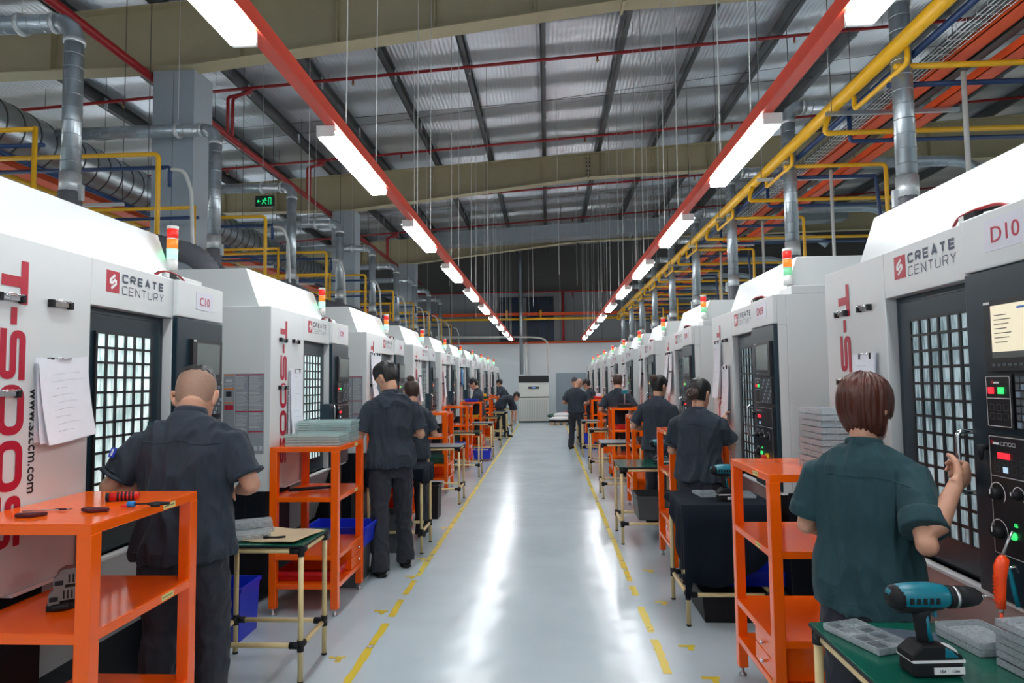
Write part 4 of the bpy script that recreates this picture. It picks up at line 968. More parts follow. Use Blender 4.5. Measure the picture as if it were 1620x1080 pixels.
# ------------------------------------------------------------------ plastic tray stacks
def tray_mesh(w_, l, h, mt, pockets=0):
    m = M(); m.box(-w_/2, w_/2, -l/2, l/2, 0, .0025, mt)
    for a, b, c, d in ((-w_/2, w_/2, -l/2, -l/2+.003), (-w_/2, w_/2, l/2-.003, l/2), (-w_/2, -w_/2+.003, -l/2, l/2), (w_/2-.003, w_/2, -l/2, l/2)): m.box(a, b, c, d, .0025, h, mt)
    return m
def stack(x, y, z, w_, l, n, step, mt, lab, grp, rz=0, ref=None):
    base = None
    for i in range(n):
        m = tray_mesh(w_, l, step*.85, mt) if base is None else None
        if base is None: o = base = m.build('clear_tray')
        else: o = base.copy(); COL.objects.link(o)
        rnd = random.Random(i*7+int(abs(x)*100)); o.location = (x+rnd.uniform(-.004, .004), y+rnd.uniform(-.004, .004), z+i*step); o.rotation_euler.z = rz+rnd.uniform(-.015, .015)
        t = f'{lab}, topmost of its stack' if i == n-1 else f'{lab}, bottom of its stack' if i == 0 else f'{lab}, {ORD[i]} from the bottom of its stack'
        tag(o, t, 'tray', grp)
stack(-1.71, 4.80, 1.176, .40, .24, 4, .020, clear, 'greenish clear tray on the second left cart front', 'front stack of clear trays on the second left cart')
stack(-1.72, 5.08, 1.176, .42, .22, 9, .018, clear, 'greenish clear tray on the second left cart rear', 'rear stack of clear trays on the second left cart')
stack(1.395, 3.35, 1.176, .20, .28, 10, .030, clear2, 'clear tray on the nearest right cart', 'clear trays on the nearest right cart')
stack(1.36, 1.90, .802, .17, .20, 6, .022, clear2, 'clear parts tray on the bottom right table', 'near stack of clear trays on the bottom right table', R_(8))
stack(1.31, 2.13, .802, .15, .18, 2, .022, clear2, 'low clear parts tray by the blow gun', 'low clear trays on the bottom right table', R_(8))
stack(1.18, 5.78, 1.176, .2, .3, 3, .03, clear, 'pale clear tray on the second right cart', 'clear trays on the second right cart')
def foam_tray(x, y, z, w_, l, nx, ny, lab, rz=0, h=.02):
    m = M(); m.box(-w_/2, w_/2, -l/2, l/2, 0, .006, clear2)
    for i in range(nx+1): xx = -w_/2+w_*i/nx; m.box(xx-.002, xx+.002, -l/2, l/2, .006, h, clear2)
    for j in range(ny+1): yy = -l/2+l*j/ny; m.box(-w_/2, w_/2, yy-.002, yy+.002, .006, h, clear2)
    o = m.build('parts_tray', loc=(x, y, z), rz=rz)
    for i in range(nx):
        for j in range(ny):
            if (i+j*2) % 3 != 1:
                q = M(); a, b = -w_/2+w_*(i+.5)/nx, -l/2+l*(j+.5)/ny; q.box(a-w_/nx*.32, a+w_/nx*.32, b-l/ny*.34, b+l/ny*.34, .006, .014, greybin); q.build('insert', o, bevel=.001)
    tag(o, lab, 'tray'); return o
foam_tray(.985, 2.16, .802, .13, .22, 2, 4, 'clear divided parts tray left of the drill, on the bottom right table', R_(20))
m = M(); m.box(-.10, .10, -.09, .09, 0, .004, mat('speckled_mat', (.05, .07, .10), .8, noise_amt=.9, nscale=140)); o = m.build('foam_mat', loc=(1.10, 2.15, .802), rz=R_(-14)); tag(o, 'speckled blue-grey mat lying behind the drill', 'mat')
foam_tray(1.13, 4.83, .792, .15, .2, 2, 3, 'divided parts tray on the black cloth, left one', R_(8)); foam_tray(1.36, 4.80, .792, .16, .2, 2, 3, 'divided parts tray on the black cloth, right one', R_(-4))
for i, (x, y, z) in enumerate([(-1.74, 3.70, .744), (-1.78, 3.84, .744), (-1.79, 3.84, .783)]):
    m = M(); m.box(-.14, .14, -.06, .06, 0, .035, clear2)
    for a in range(6): m.box(-.13+a*.045, -.10+a*.045, -.062, -.058, .008, .028, steel)
    o = m.build('foam_block', loc=(x, y, z), rz=R_(28), bevel=.003); tag(o, ['grey foam parts block on the left green table, nearest one', 'grey foam parts block on the left green table, lower rear one', 'grey foam parts block on the left green table, stacked on top'][i], 'parts block', 'foam blocks on the left table')
m = M(); N = 12; vs = []; 
for j in range(N+1):
    for i in range(N+1):
        x = -.20+.40*i/N; y = -.17+.34*j/N; zz = .004+.018*max(0, (i/N-.6))**1.5*4*max(0, .7-j/N)+.003*math.sin(i*.9+j*.5); vs.append((x, y, zz))
m.add(vs, [(j*(N+1)+i, j*(N+1)+i+1, (j+1)*(N+1)+i+1, (j+1)*(N+1)+i) for j in range(N) for i in range(N)], board, True)
m.tube([(-.03, -.1, .012), (.04, -.095, .013), (.09, -.08, .018)], .004, rub, 5)
o = m.build('cardboard_sheet', loc=(-1.57, 3.78, .744), rz=R_(-10)); s_ = o.modifiers.new('s', 'SOLIDIFY'); s_.thickness = .003; s_.offset = 1; tag(o, 'wrinkled brown cardboard sheet on the left green table', 'cardboard')

# ------------------------------------------------------------------ cordless drill
def drill(loc, rz, lab, s=1):
    r = empty('cordless_drill', loc, rz); r.scale = (s, s, s)
    # local x = chuck direction, z up
    m = M(); m.box(-.075, .065, -.036, .036, .0, .042, rub); m.build('battery', r, bevel=.008)
    m = M(); m.prism([(-.08, .042), (.068, .042), (.060, .060), (.035, .072), (.005, .085), (-.045, .085), (-.078, .060)], -.036, .036, 'y', rub); m.prism([(.01, .050), (.058, .050), (.035, .071), (.012, .082)], -.037, .037, 'y', teal); m.build('foot', r, bevel=.005)
    m = M(); m.box(-.077, .067, -.038, .038, .040, .047, wht); m.box(-.02, .064, -.0385, .0385, .010, .028, wht)
    mx = Matrix(((1, 0, 0, -.008), (0, 0, -1, -.0390), (0, 1, 0, .0145), (0, 0, 0, 1))); m.text('18V', .012, sign_y, mx); mx = Matrix(((1, 0, 0, .028), (0, 0, -1, -.0390), (0, 1, 0, .0155), (0, 0, 0, 1))); m.text('1.5Ah', .009, sign_y, mx); m.build('battery_trim', r)
    m = M(); m.tube([(-.015, 0, .07), (-.022, 0, .11), (-.028, 0, .15), (-.024, 0, .185)], [(.018, .022), (.017, .021), (.018, .022), (.026, .028)], rub, 16, up=(0, 1, 0)); m.build('grip', r)
    m = M(); m.tube([(-.012, 0, .09), (-.018, 0, .13), (-.02, 0, .16)], [(.0195, .014), (.0185, .012), (.019, .010)], teal, 12, up=(0, 1, 0)); m.build('grip_panel', r)
    m = M(); m.tube([(-.118, 0, .205), (-.112, 0, .206), (-.09, 0, .208), (-.05, 0, .209), (0, 0, .209), (.035, 0, .206), (.05, 0, .204)], [.014, .024, .033, .036, .036, .032, .026], teal, 22, up=(0, 0, 1)); m.build('motor_housing', r)
    m = M(); m.tube([(-.121, 0, .204), (-.113, 0, .204), (-.10, 0, .205), (-.085, 0, .206)], [.012, .026, .034, .0345], rub, 20, up=(0, 0, 1)); m.tube([(-.09, 0, .189), (-.03, 0, .188), (.03, 0, .192)], [.026, .028, .022], rub, 18, up=(0, 0, 1))
    for k in range(5): m.box(-.075+k*.018, -.065+k*.018, -.0375, .0375, .196, .212, rub)
    m.build('rubber_cover', r)
    m = M(); m.box(.006, .016, -.008, .008, .150, .182, teal); m.build('trigger', r, bevel=.003)
    m = M(); m.tube([(.046, 0, .204), (.062, 0, .204)], .031, rub, 20, up=(0, 0, 1)); m.tube([(.062, 0, .204), (.072, 0, .204)], .0295, alu, 20, up=(0, 0, 1)); m.build('torque_ring', r)
    m = M(); m.tube([(.072, 0, .204), (.10, 0, .204), (.128, 0, .204), (.140, 0, .204)], [.030, .029, .024, .016], rub, 20, up=(0, 0, 1)); c_ = m.build('chuck', r)
    m = M(); m.tube([(.138, 0, .204), (.146, 0, .204), (.150, 0, .204)], [.014, .011, .006], chrome, 12); m.tube([(.15, 0, .204), (.175, 0, .204)], .0022, steel, 6); m.build('bit', c_)
    m = M()
    m.sphere((.045, 0, .063), (.014, .037, .010), wht, 10, 6); m.build('lamp_tab', r)
    tag(r, lab, 'cordless drill'); return r
drill((1.055, 1.93, .802), R_(4), 'teal and black cordless drill standing on the green table at bottom right')
drill((1.225, 4.62, .792), R_(5), 'teal cordless drill standing on the black cloth behind the nearest right cart')
drill((-1.42, 6.4, .806), R_(70), 'teal cordless drill standing on the black cloth at the left')
drill((1.16, 6.9, .762), R_(10), 'teal cordless drill on the third right table')
def item_on(row, k, u, v, z): return cart_pt(row, k, u, v, z)

# ------------------------------------------------------------------ blow guns
def blowgun(loc, rz, mt, lab, tilt=0):
    r = empty('blow_gun', loc, rz); r.rotation_euler.y = tilt
    m = M(); m.tube([(0, 0, .0), (.0, 0, .04), (.002, 0, .09), (.006, 0, .125), (.014, 0, .150), (.012, 0, .162)], [(.012, .014), (.013, .016), (.014, .018), (.016, .022), (.014, .018), (.006, .008)], mt, 14, up=(0, 1, 0))
    for k in range(7): m.box(-.015, -.010, -.010, .010, .02+k*.012, .026+k*.012, mt)
    m.build('handle', r)
    m = M(); m.tube([(.022, 0, .135), (.034, 0, .10), (.042, 0, .05), (.052, 0, .005)], [(.004, .008)]*4, teal, 8, up=(0, 1, 0)); m.build('trigger', r)
    m = M(); m.tube([(.012, 0, .158), (.03, 0, .20), (.048, 0, .235)], [.005, .004, .003], steel, 8); m.build('nozzle', r)
    m = M(); m.tube([(.02, 0, .12), (.05, 0, .128), (.062, 0, .11)], .004, chrome, 6); m.tube([(0, 0, -.012), (0, 0, 0)], .008, steel, 8); m.build('hook', r)
    m = M(); m.tube(bend([(0, 0, -.01), (0, 0, -.06), (.05, 0, -.14), (.09, .08, -.30), (.1, .1, -.5)], .05), .005, mt, 8); m.build('hose', r)
    tag(r, lab, 'blow gun')
blowgun((1.395, 2.16, .90), 0, eorange, 'orange air blow gun hanging below the control panel at right')
blowgun((-1.93, 5.93, .90), R_(90), ered, 'red air blow gun hanging on the second left machine')

# ------------------------------------------------------------------ items on the nearest left cart
P0 = lambda x, y: (x, y, 1.1755)
m = M(); n = 20; vs = []
for i in range(n):
    a = 2*math.pi*i/n; rr_ = 1+.15*math.sin(3*a)+.12*math.cos(5*a+1); vs.append((.055*rr_*math.cos(a), .024*rr_*math.sin(a)))
m.prism(vs, 0, .012, 'z', maroon); o = m.build('rag', loc=(-1.625, 2.29, 1.1755), rz=R_(-8), bevel=.004); tag(o, 'folded maroon rag in the middle of the nearest left cart top', 'rag')
m = M(); m.prism([(a*.9, b*.9) for a, b in vs], 0, .012, 'z', maroon); o = m.build('rag', loc=(-1.79, 2.20, 1.1755), rz=R_(20), bevel=.004); tag(o, 'maroon rag at the left picture edge on the nearest cart', 'rag')
r = empty('grip_sleeve', (-1.66, 2.50, 1.192), R_(25)); m = M(); m.tube([(-.055, 0, 0), (.04, 0, 0), (.055, 0, .0)], [.0165, .0155, .012], redbin, 16, up=(0, 0, 1)); m.build('sleeve', r)
m = M(); m.tube([(-.058, 0, 0), (-.045, 0, 0)], .0168, rub, 16); 
for k in range(5): m.tube([(-.02+k*.013, 0, 0), (-.013+k*.013, 0, 0)], .017, rub, 14)
m.build('grip_rings', r); tag(r, 'red and black ribbed tool grip on the nearest left cart', 'tool grip')
r = empty('screwdriver', (-1.475-.035, 2.36, 1.188), R_(12)); m = M(); m.tube([(-.06, 0, -.008), (-.035, 0, -.002)], [.002, .009], redbin, 10); m.build('tip', r); m = M(); m.tube([(-.035, 0, 0), (-.01, 0, 0)], .011, teal if 0 else mat('handle_blue', (.0, .17, .5), .35, noise_amt=.05), 12); m.build('handle', r)
m = M(); m.rod((-.01, 0, 0), (.045, .0, 0), .003, rub, 6); m.build('shaft', r); tag(r, 'small blue handled screwdriver on the nearest left cart', 'screwdriver')
m = M(); m.tube([(0, 0, 0), (.03, .01, 0), (.075, .008, 0)], [.006, .008, .005], rub, 8); m.tube([(.02, -.018, -.002), (.05, -.012, -.003)], .006, rub, 8); m.tube([(.0, .0, 0), (.02, -.018, 0)], .004, rub, 6); o = m.build('hex_key', loc=(-1.45-.035, 2.38, 1.184), rz=R_(5)); tag(o, 'small black clamp tool beside the blue screwdriver', 'tool')
m = M(); m.tube([(0, 0, 0), (.05, .02, 0), (.10, .025, 0), (.15, .05, 0)], [.002, .003, .002, .002], steel, 6); m.box(.10, .14, .03, .034, -.002, .004, maroon); o = m.build('wire_tool', loc=(-1.88, 2.27, 1.179)); tag(o, 'thin pick tool at the left end of the nearest cart top', 'tool')
# terminal block shaped part on the second shelf
r = empty('metal_fixture', (-1.76, 2.33, .825), R_(32))
m = M(); m.box(-.05, .10, -.03, .03, 0, .02, rub); m.tube([(-.03, -.045, .015), (.02, -.045, .015)], .012, rub, 10); m.build('base', r, bevel=.002)
for q in range(2):
    m = M(); z = .02+q*.055; x = -.045+q*.015
    m.prism([(x, z), (x+.035, z), (x+.035, z+.012), (x+.12, z+.015), (x+.12, z+.055), (x+.02, z+.055), (x, z+.035)], -.03, .03, 'y', gblock)
    m.box(x+.004, x+.03, -.0315, -.03, z+.012, z+.028, rub)
    for k in range(6): m.box(x+.045+k*.012, x+.050+k*.012, -.032, -.03, z+.018, z+.048, rub)
    m.build('block', r, bevel=.002)
m = M(); m.prism([(-.02, .13), (.10, .13), (.10, .142), (.0, .142)], -.03, .03, 'y', gblock); m.build('cap', r)
tag(r, 'stepped grey metal fixture on the middle shelf of the nearest left cart', 'fixture')
# other things on carts
c = on_cart('L', 1, .25, .28, .84); m = M(); m.rod((-.16, 0, 0), (.14, .03, .0), .012, rub, 10); m.tube([(.14, .03, 0), (.18, .035, 0)], .02, chrome, 10); o = m.build('wrench', loc=(c.x, c.y, .843), rz=R_(25)); tag(o, 'black and chrome wrench on the middle shelf of the second left cart', 'wrench')
c = on_cart('L', 1, .55, .3, .425); foam_tray(c.x, c.y, .425, .2, .2, 2, 3, 'divided parts tray on the third shelf of the second left cart')
c = on_cart('R', 3, .3, .25, 1.176); m = M(); m.box(-.12, .10, -.10, .10, 0, .05, rub); m.rod((.0, 0, .05), (.0, 0, .30), .012, steel, 8); m.box(-.05, .05, -.02, .02, .22, .28, teal); o = m.build('gauge_stand', loc=c, bevel=.003); tag(o, 'black gauge stand on top of the fourth right cart', 'gauge')
c = on_cart('L', 2, .2, .2, 1.176)
for (row, k, u, v) in (('R', 4, .2, .15), ('R', 4, .4, .3), ('R', 5, .3, .2), ('L', 6, .15, .2)):
    c = on_cart(row, k, u, v, 1.24 if 1 else 0); m = M(); m.box(-.06, .06, -.05, .05, -.0, .07, yelp if u < .3 else paper); o = m.build('small_box', loc=c, bevel=.002); tag(o, f'small {"yellow" if u < .3 else "white"} box on the {ORD[k]} {SIDE[row]} cart', 'box')
c = on_cart('R', 4, .3, .24, 1.2)
# ------------------------------------------------------------------ people
def remesh(m, vox, smooth=4, fold=0, seed=0, fscale=(9, 9, 3.4)):
    me = bpy.data.meshes.new('r'); me.from_pydata([tuple(p) for p in m.v], [], m.f)
    ob = bpy.data.objects.new('r', me); COL.objects.link(ob)
    md = ob.modifiers.new('r', 'REMESH'); md.mode = 'VOXEL'; md.voxel_size = vox
    if smooth: sm = ob.modifiers.new('s', 'SMOOTH'); sm.factor = .5; sm.iterations = smooth
    dg = bpy.context.evaluated_depsgraph_get(); dg.update(); me2 = bpy.data.meshes.new_from_object(ob.evaluated_get(dg))
    bpy.data.objects.remove(ob); bpy.data.meshes.remove(me)
    if fold:
        me2.calc_loop_triangles() if hasattr(me2, 'calc_loop_triangles') else None
        off = Vector((seed*3.1, seed*1.7, seed*.9)); nrm = [v.normal.copy() for v in me2.vertices]; S = Vector(fscale)
        for v, n in zip(me2.vertices, nrm):
            q = Vector((v.co.x*S.x, v.co.y*S.y, v.co.z*S.z))+off
            wv = noise.noise_vector(q*.5)*1.1
            a = noise.noise(q+wv); b = noise.noise(q*2.1+wv*1.5+Vector((5, 5, 5)))
            v.co += n*fold*((.5-2.4*abs(a))+(.25-1.3*abs(b))*.7)
    return me2
def link_mesh(name, me, mt, parent, M_=None):
    me.materials.clear(); me.materials.append(mt)
    for p in me.polygons: p.use_smooth = True
    o = bpy.data.objects.new(name, me); COL.objects.link(o); o.parent = parent; return o
HEAD = [(-.035, .022, .088, .035), (-.028, .038, .098, .005), (-.012, .052, .103, -.025), (.015, .062, .102, -.055), (.05, .069, .101, -.076), (.085, .074, .101, -.089), (.12, .0765, .099, -.095), (.15, .074, .090, -.092), (.178, .062, .070, -.078), (.196, .042, .044, -.054), (.206, .018, .016, -.026)]
def head_r(a, z):
    H = HEAD; z = max(H[0][0], min(H[-1][0], z))
    for p, q in zip(H, H[1:]):
        if p[0] <= z <= q[0]:
            t = (z-p[0])/(q[0]-p[0]); hw, yf, yb = [p[i]+(q[i]-p[i])*t for i in (1, 2, 3)]
            s, c = math.sin(a), math.cos(a); e = .85
            return Vector((hw*math.copysign(abs(s)**e, s), (yf+yb)/2+(yf-yb)/2*math.copysign(abs(c)**e, c), z))
def hair_shell(m, mt, Hm, zb, infl, base, N=40, V=12, seed=0, rough=.004, ztop=None):
    """zb(a): lower edge by azimuth (0 = face). infl(v): thickness from lower edge to crown"""
    vs = []
    for iv in range(V+1):
        v = iv/V
        for i in range(N):
            a = 2*math.pi*i/N; z0 = zb(a); z = z0+(.206-z0)*math.sin(v*math.pi/2)
            p = head_r(a, z); c0 = Vector((0, -.0, .085)); n = (p-c0); n.normalize()
            t = infl(v, a)+rough*noise.noise(Vector((math.sin(a)*9, math.cos(a)*9, z*8+seed)))
            if iv == 0: t = base
            vs.append(Hm @ (p+n*t))
    fs = [(j*N+i, j*N+(i+1) % N, (j+1)*N+(i+1) % N, (j+1)*N+i) for j in range(V) for i in range(N)]
    fs.append([V*N+i for i in range(N)])
    m.add(vs, fs, mt, True)
def clamp(x): return max(0, min(1, x))
def hand(m, W, D, Nn, sc_=1, curl=.35, side=1, grip=False):
    """W wrist, D direction of the palm, Nn palm normal (towards what is held); side +1: thumb towards D x N"""
    D = D.normalized(); Nn = (Nn-D*Nn.dot(D)).normalized(); T = D.cross(Nn)*side; s = sc_
    m.tube([W-D*.02*s, W+D*.01*s, W+D*.045*s, W+D*.085*s, W+D*.095*s], [(.024*s, .020*s), (.029*s, .017*s), (.040*s, .015*s), (.042*s, .013*s), (.036*s, .010*s)], skin, 14, up=T)
    for k, (off, ln) in enumerate(((.030, .95), (.0105, 1.05), (-.0095, 1.0), (-.028, .80))):
        p = W+D*(.088*s)+T*(off*s); pts = [p-D*.02*s, p]; ang = 0; seg = (.040, .026, .022)
        for j, L in enumerate(seg):
            ang += curl*(1.5, 1.7, 1.0)[j]*(1+.08*k); d = D*math.cos(ang)+Nn*math.sin(ang)+T*(off*.8*(1-curl)); d.normalize(); p = p+d*(L*ln*s); pts.append(p.copy())
        m.tube(pts, [.0095*s, .0098*s, .0088*s, .0080*s, .0062*s], skin, 9)
        m.sphere(pts[-1], .0062*s, skin, 8, 5); m.sphere(pts[1], .0102*s, skin, 8, 5)
    p = W+D*(.022*s)+T*(.026*s); pts = [p-T*.012*s, p]
    for d, L in ((D*.62+T*.70+Nn*.35, .040), (D*.85+T*.20+Nn*(.35+curl*.7), .032), (D*.85-T*.15+Nn*(.3+curl*.8), .024)):
        d = d.normalized(); p = p+d*(L*s); pts.append(p.copy())
    m.tube(pts, [.013*s, .014*s, .0115*s, .0105*s, .008*s], skin, 9); m.sphere(pts[-1], .008*s, skin, 8, 5)
def person(loc, rz, s, label, lean=0, twist=0, head=(10, 0, 0), arms=None, feet=None, hair='short', hairm=hairk, shirt=shirtm, vox=.008, seed=1, hem=.86, wide=1.0, hs=1.0, nd=0, collar=1.0, hsc=1.0, mask=False, patch=False, cuff=False, grp=None, glasses=False, squat=0):
    root = empty('person', loc, R_(rz)); lean = R_(lean); tw = R_(twist)
    def up(p):
        p = Vector(p); z = p.z
        if z > .90:
            t = clamp((z-.90)/.35); a = lean*t; h = z-.93
            A = lean*(.35+.65*t) if t < 1 else lean
            # spine bends over the first .35 m, then runs straight
            y0, z0 = 0, .93; L = h; n = 6; yy = zz = 0; 
            if L > 0:
                step = L/12
                for i in range(12):
                    ti = clamp((step*(i+.5))/.30); yy += math.sin(lean*ti)*step; zz += math.cos(lean*ti)*step
            else: zz = L
            e = lean*clamp(L/.30) if L > 0 else 0
            q = Vector((p.x, yy+p.y*math.cos(e), .93+zz-p.y*math.sin(e)))
            c_, s_ = math.cos(tw*t), math.sin(tw*t); q = Vector((q.x*c_-q.y*s_, q.x*s_+q.y*c_, q.z)); return q*s
        return p*s
    neckbase = up((0, -.005, 1.43)); hp, hy, hr = [R_(a) for a in head]
    base = up((0, .015, 1.50)); hm3 = Matrix.Rotation(tw, 4, 'Z') @ Matrix.Rotation(hy, 4, 'Z') @ Matrix.Rotation(hr, 4, 'Y') @ Matrix.Rotation(-hp, 4, 'X')
    Hm = Matrix.Translation(base+Vector((0, 0, (.012-nd)*s))) @ hm3 @ Matrix.Scale(s*hs, 4)
    # ---- body (one surface)
    b = M(); N = 28; vs = []; fs = []
    for (z, *_r) in HEAD:
        for i in range(N): vs.append(Hm @ head_r(2*math.pi*i/N, z))
    k = len(HEAD); fs = [(j*N+i, j*N+(i+1) % N, (j+1)*N+(i+1) % N, (j+1)*N+i) for j in range(k-1) for i in range(N)]+[[i for i in range(N)][::-1], [(k-1)*N+i for i in range(N)]]
    b.add(vs, fs, skin)
    hv = lambda x, y, z: Hm @ Vector((x, y, z))
    S3 = s*hs
    b.tube([hv(0, .098, .100), hv(0, .108, .080), hv(0, .122, .058), hv(0, .108, .050)], [.007*S3, .010*S3, .014*S3, .010*S3], skin, 10)
    b.tube([hv(-.02, .094, .022), hv(0, .103, .022), hv(.02, .094, .022)], [.006*S3, .009*S3, .006*S3], skin, 8)
    for sx in (-1, 1):
        b.sphere(hv(sx*.040, .093, .112), (.018*S3, .008*S3, .006*S3), skin, 8, 5, hm3.to_3x3())
        e = [hv(sx*.072, .004, .040), hv(sx*.080, -.008, .055), hv(sx*.087, -.016, .078), hv(sx*.086, -.012, .096), hv(sx*.078, .004, .098)]
        b.tube(e, [(.005*S3, .008*S3), (.006*S3, .012*S3), (.006*S3, .016*S3), (.006*S3, .013*S3), (.005*S3, .007*S3)], skin, 10, up=(hm3 @ Vector((1, 0, 0))).to_tuple())
    b.tube([up((0, .0, 1.38)), up((0, .0, 1.44)), base+Vector((0, 0, .0))+(hm3 @ Vector((0, -.012, .0)))*s, Hm @ Vector((0, -.012, .05))], [.050*s, .050*s, .052*s, .052*s], skin, 16)
    b.tube([up((0, 0, .95)), up((0, 0, 1.15)), up((0, 0, 1.36)), up((0, 0, 1.41))], [(.13*s, .09*s), (.125*s, .08*s), (.13*s, .07*s), (.065*s, .042*s)], skin, 16, up=(1, 0, 0))
    arms = arms or {}; SH = {}
    for sx, nm in ((-1, 'L'), (1, 'R')):
        sh = up((sx*.168*wide, -.005, 1.362)); el, wr, hd, nn, curl, sd = arms.get(nm, ((sx*.30, -.05, 1.12), (sx*.22, .18, 1.08), (0, 1, 0), (0, 0, -1), .3, sx))
        el, wr = Vector(el)*s, Vector(wr)*s; SH[nm] = (sh, el)
        mid = (el+wr)/2
        b.tube([up((sx*.08, 0, 1.33)), sh.lerp(up((sx*.08, 0, 1.33)), .25), sh.lerp(el, .5), el, el.lerp(wr, .3), el.lerp(wr, .75), wr], [.035*s, .040*s, .045*s, .040*s, .042*s, .031*s, .026*s], skin, 14)
        b.sphere(el, .040*s, skin, 10, 8)
        hand(b, wr, Vector(hd), Vector(nn), s*hsc, curl, sd)
    feet = feet or [(-.11, -.02, 5), (.11, .04, -5)]
    hips = []
    for sx, (fx, fy, fr) in zip((-1, 1), feet):
        hip = Vector((sx*.09, 0, .88-squat))*s; kn = (hip+Vector((fx, fy, .09))*s)/2+Vector((0, .03+squat*.8, .02))*s; an = Vector((fx, fy, .085))*s; hips.append((hip, kn, an, fr, sx))
        b.tube([hip+Vector((-sx*.03, 0, .08))*s, hip, kn, an], [.09*s, .075*s, .05*s, .036*s], skin, 12)
    link_mesh('body', remesh(b, vox*.8, 3), skin, root)
    # ---- trousers
    t = M(); t.tube([Vector((0, 0, .76))*s, Vector((0, 0, .86))*s, up((0, 0, .96)), up((0, 0, 1.0))], [(.13*s, .10*s), (.166*s*wide, .115*s), (.158*s*wide, .105*s), (.15*s*wide, .10*s)], trous, 24, up=(1, 0, 0))
    for hip, kn, an, fr, sx in hips:
        t.tube([hip+Vector((-sx*.015, 0, .05))*s, hip+Vector((0, 0, -.06))*s, hip.lerp(kn, .55), kn, kn.lerp(an, .5), an+Vector((0, 0, .03))*s, an+Vector((0, -.005, -.045))*s], [(.086*s*wide, .098*s), (.090*s*wide, .102*s), (.087*s*wide, .095*s), (.075*s, .082*s), (.072*s, .078*s), (.072*s, .080*s), (.074*s, .082*s)], trous, 18, up=(1, 0, 0))
    link_mesh('trousers', remesh(t, vox, 4, .010*s, seed+3, (9, 9, 7)), trous, root)
    # ---- shirt
    q = M(); W = wide
    rings = [(hem, .206, .152, 0), (hem+.04, .208, .152, 0), (.98, .196, .138, 0), (1.08, .180, .122, 0), (1.20, .188, .122, -.004), (1.30, .198, .120, -.008), (1.365, .192, .110, -.010), (1.405, .160, .092, -.010), (1.435, .110, .075, -.006), (1.455, .070, .064, 0)]
    pts = []; rad = []
    for z, rx, ry, yo in rings: pts.append(up((0, yo, z))); rad.append((rx*W*s, ry*s))
    q.tube(pts, rad, shirt, 32, up=(math.cos(tw), math.sin(tw), 0))
    for nm, (sh, el) in SH.items():
        sx = -1 if nm == 'L' else 1; d = (el-sh).normalized()
        q.tube([up((sx*.09, -.005, 1.345)), up((sx*.135*W, -.005, 1.352)), sh+d*.035*s, sh.lerp(el, .45), sh.lerp(el, .80)], [.052*s, .056*s, .064*s, .068*s, .074*s], shirt, 18)
    sme = remesh(q, vox, 5, .016*s, seed)
    so = link_mesh('shirt', sme, shirt, root)
    bvh = BVHTree.FromPolygons([v.co for v in sme.vertices], [tuple(p.vertices) for p in sme.polygons])
    def snap(p, o=.001):
        r = bvh.find_nearest(Vector(p)); return r[0]+r[1]*o
    c = M(); n = 24
    ring = [up((.066*math.cos(a), .060*math.sin(a)+.0, 1.452+.010*-math.sin(a))) for a in [2*math.pi*i/n for i in range(n)]]
    c.tube([p+Vector((0, 0, .0)) for p in ring], [(.022*s*collar, .007*s)]*n, shirt, 8, up=(0, math.sin(lean), max(.2, math.cos(lean))), closed=True); c.build('collar', root)
    if vox < .013:
        c = M(); c.tube([snap(up((-.185*W+.37*W*i/20, -.16, 1.335))) for i in range(21)], .0018*s, shirt, 5)
        c.build('yoke_seam', root)
        for nm, (sh, el) in SH.items():
            d = (el-sh).normalized(); c = M()
            if cuff: c.tube([sh.lerp(el, .60), sh.lerp(el, .64), sh.lerp(el, .80), sh.lerp(el, .83)], [.076*s, .081*s, .083*s, .079*s], shirt, 20)
            else: c.tube([sh.lerp(el, .76), sh.lerp(el, .815)], [.0765*s, .078*s], shirt, 20)
            c.build('cuff', root)
        c = M()
        for sg in (1,): c.tube([snap(up((.20*W*math.cos(a), .14*math.sin(a), hem+.045))) for a in [2*math.pi*i/30 for i in range(30)]], .002*s, shirt, 5, closed=True)
        c.build('hem_seam', root)
    if patch:
        sh, el = SH['L']; d = (el-sh).normalized(); p = snap(sh.lerp(el, .42)+Vector((-.06, -.07, .03))*s, .001); c = M(); nrm = bvh.find_nearest(p)[1]; a = (Vector((0, 0, 1))-nrm*nrm.z).normalized(); e = nrm.cross(a)
        def sq(u0, u1, v0, v1, o, mt): c.add([p+nrm*o+e*u+a*v for u, v in ((u0, v0), (u1, v0), (u1, v1), (u0, v1))], [(0, 1, 2, 3)], mt)
        sq(-.02, .02, -.022, .022, .004, bluebin); sq(-.006, .006, -.015, .015, .0055, wht); c.build('sleeve_patch', root, label='small blue and white sleeve patch')
    # ---- shoes
    for hip, kn, an, fr, sx in hips:
        f = M(); a = R_(fr); d = Vector((math.sin(-a), math.cos(a), 0)); g = Vector((an.x, an.y, 0))
        f.tube([g+d*-.075*s+Vector((0, 0, .045*s)), g-d*.06*s+Vector((0, 0, .05*s)), g+Vector((0, 0, .052*s)), g+d*.08*s+Vector((0, 0, .04*s)), g+d*.15*s+Vector((0, 0, .030*s)), g+d*.18*s+Vector((0, 0, .024*s))], [(.028*s, .024*s), (.042*s, .036*s), (.042*s, .044*s), (.046*s, .030*s), (.042*s, .024*s), (.022*s, .012*s)], shoem, 14, up=(d.y, -d.x, 0))
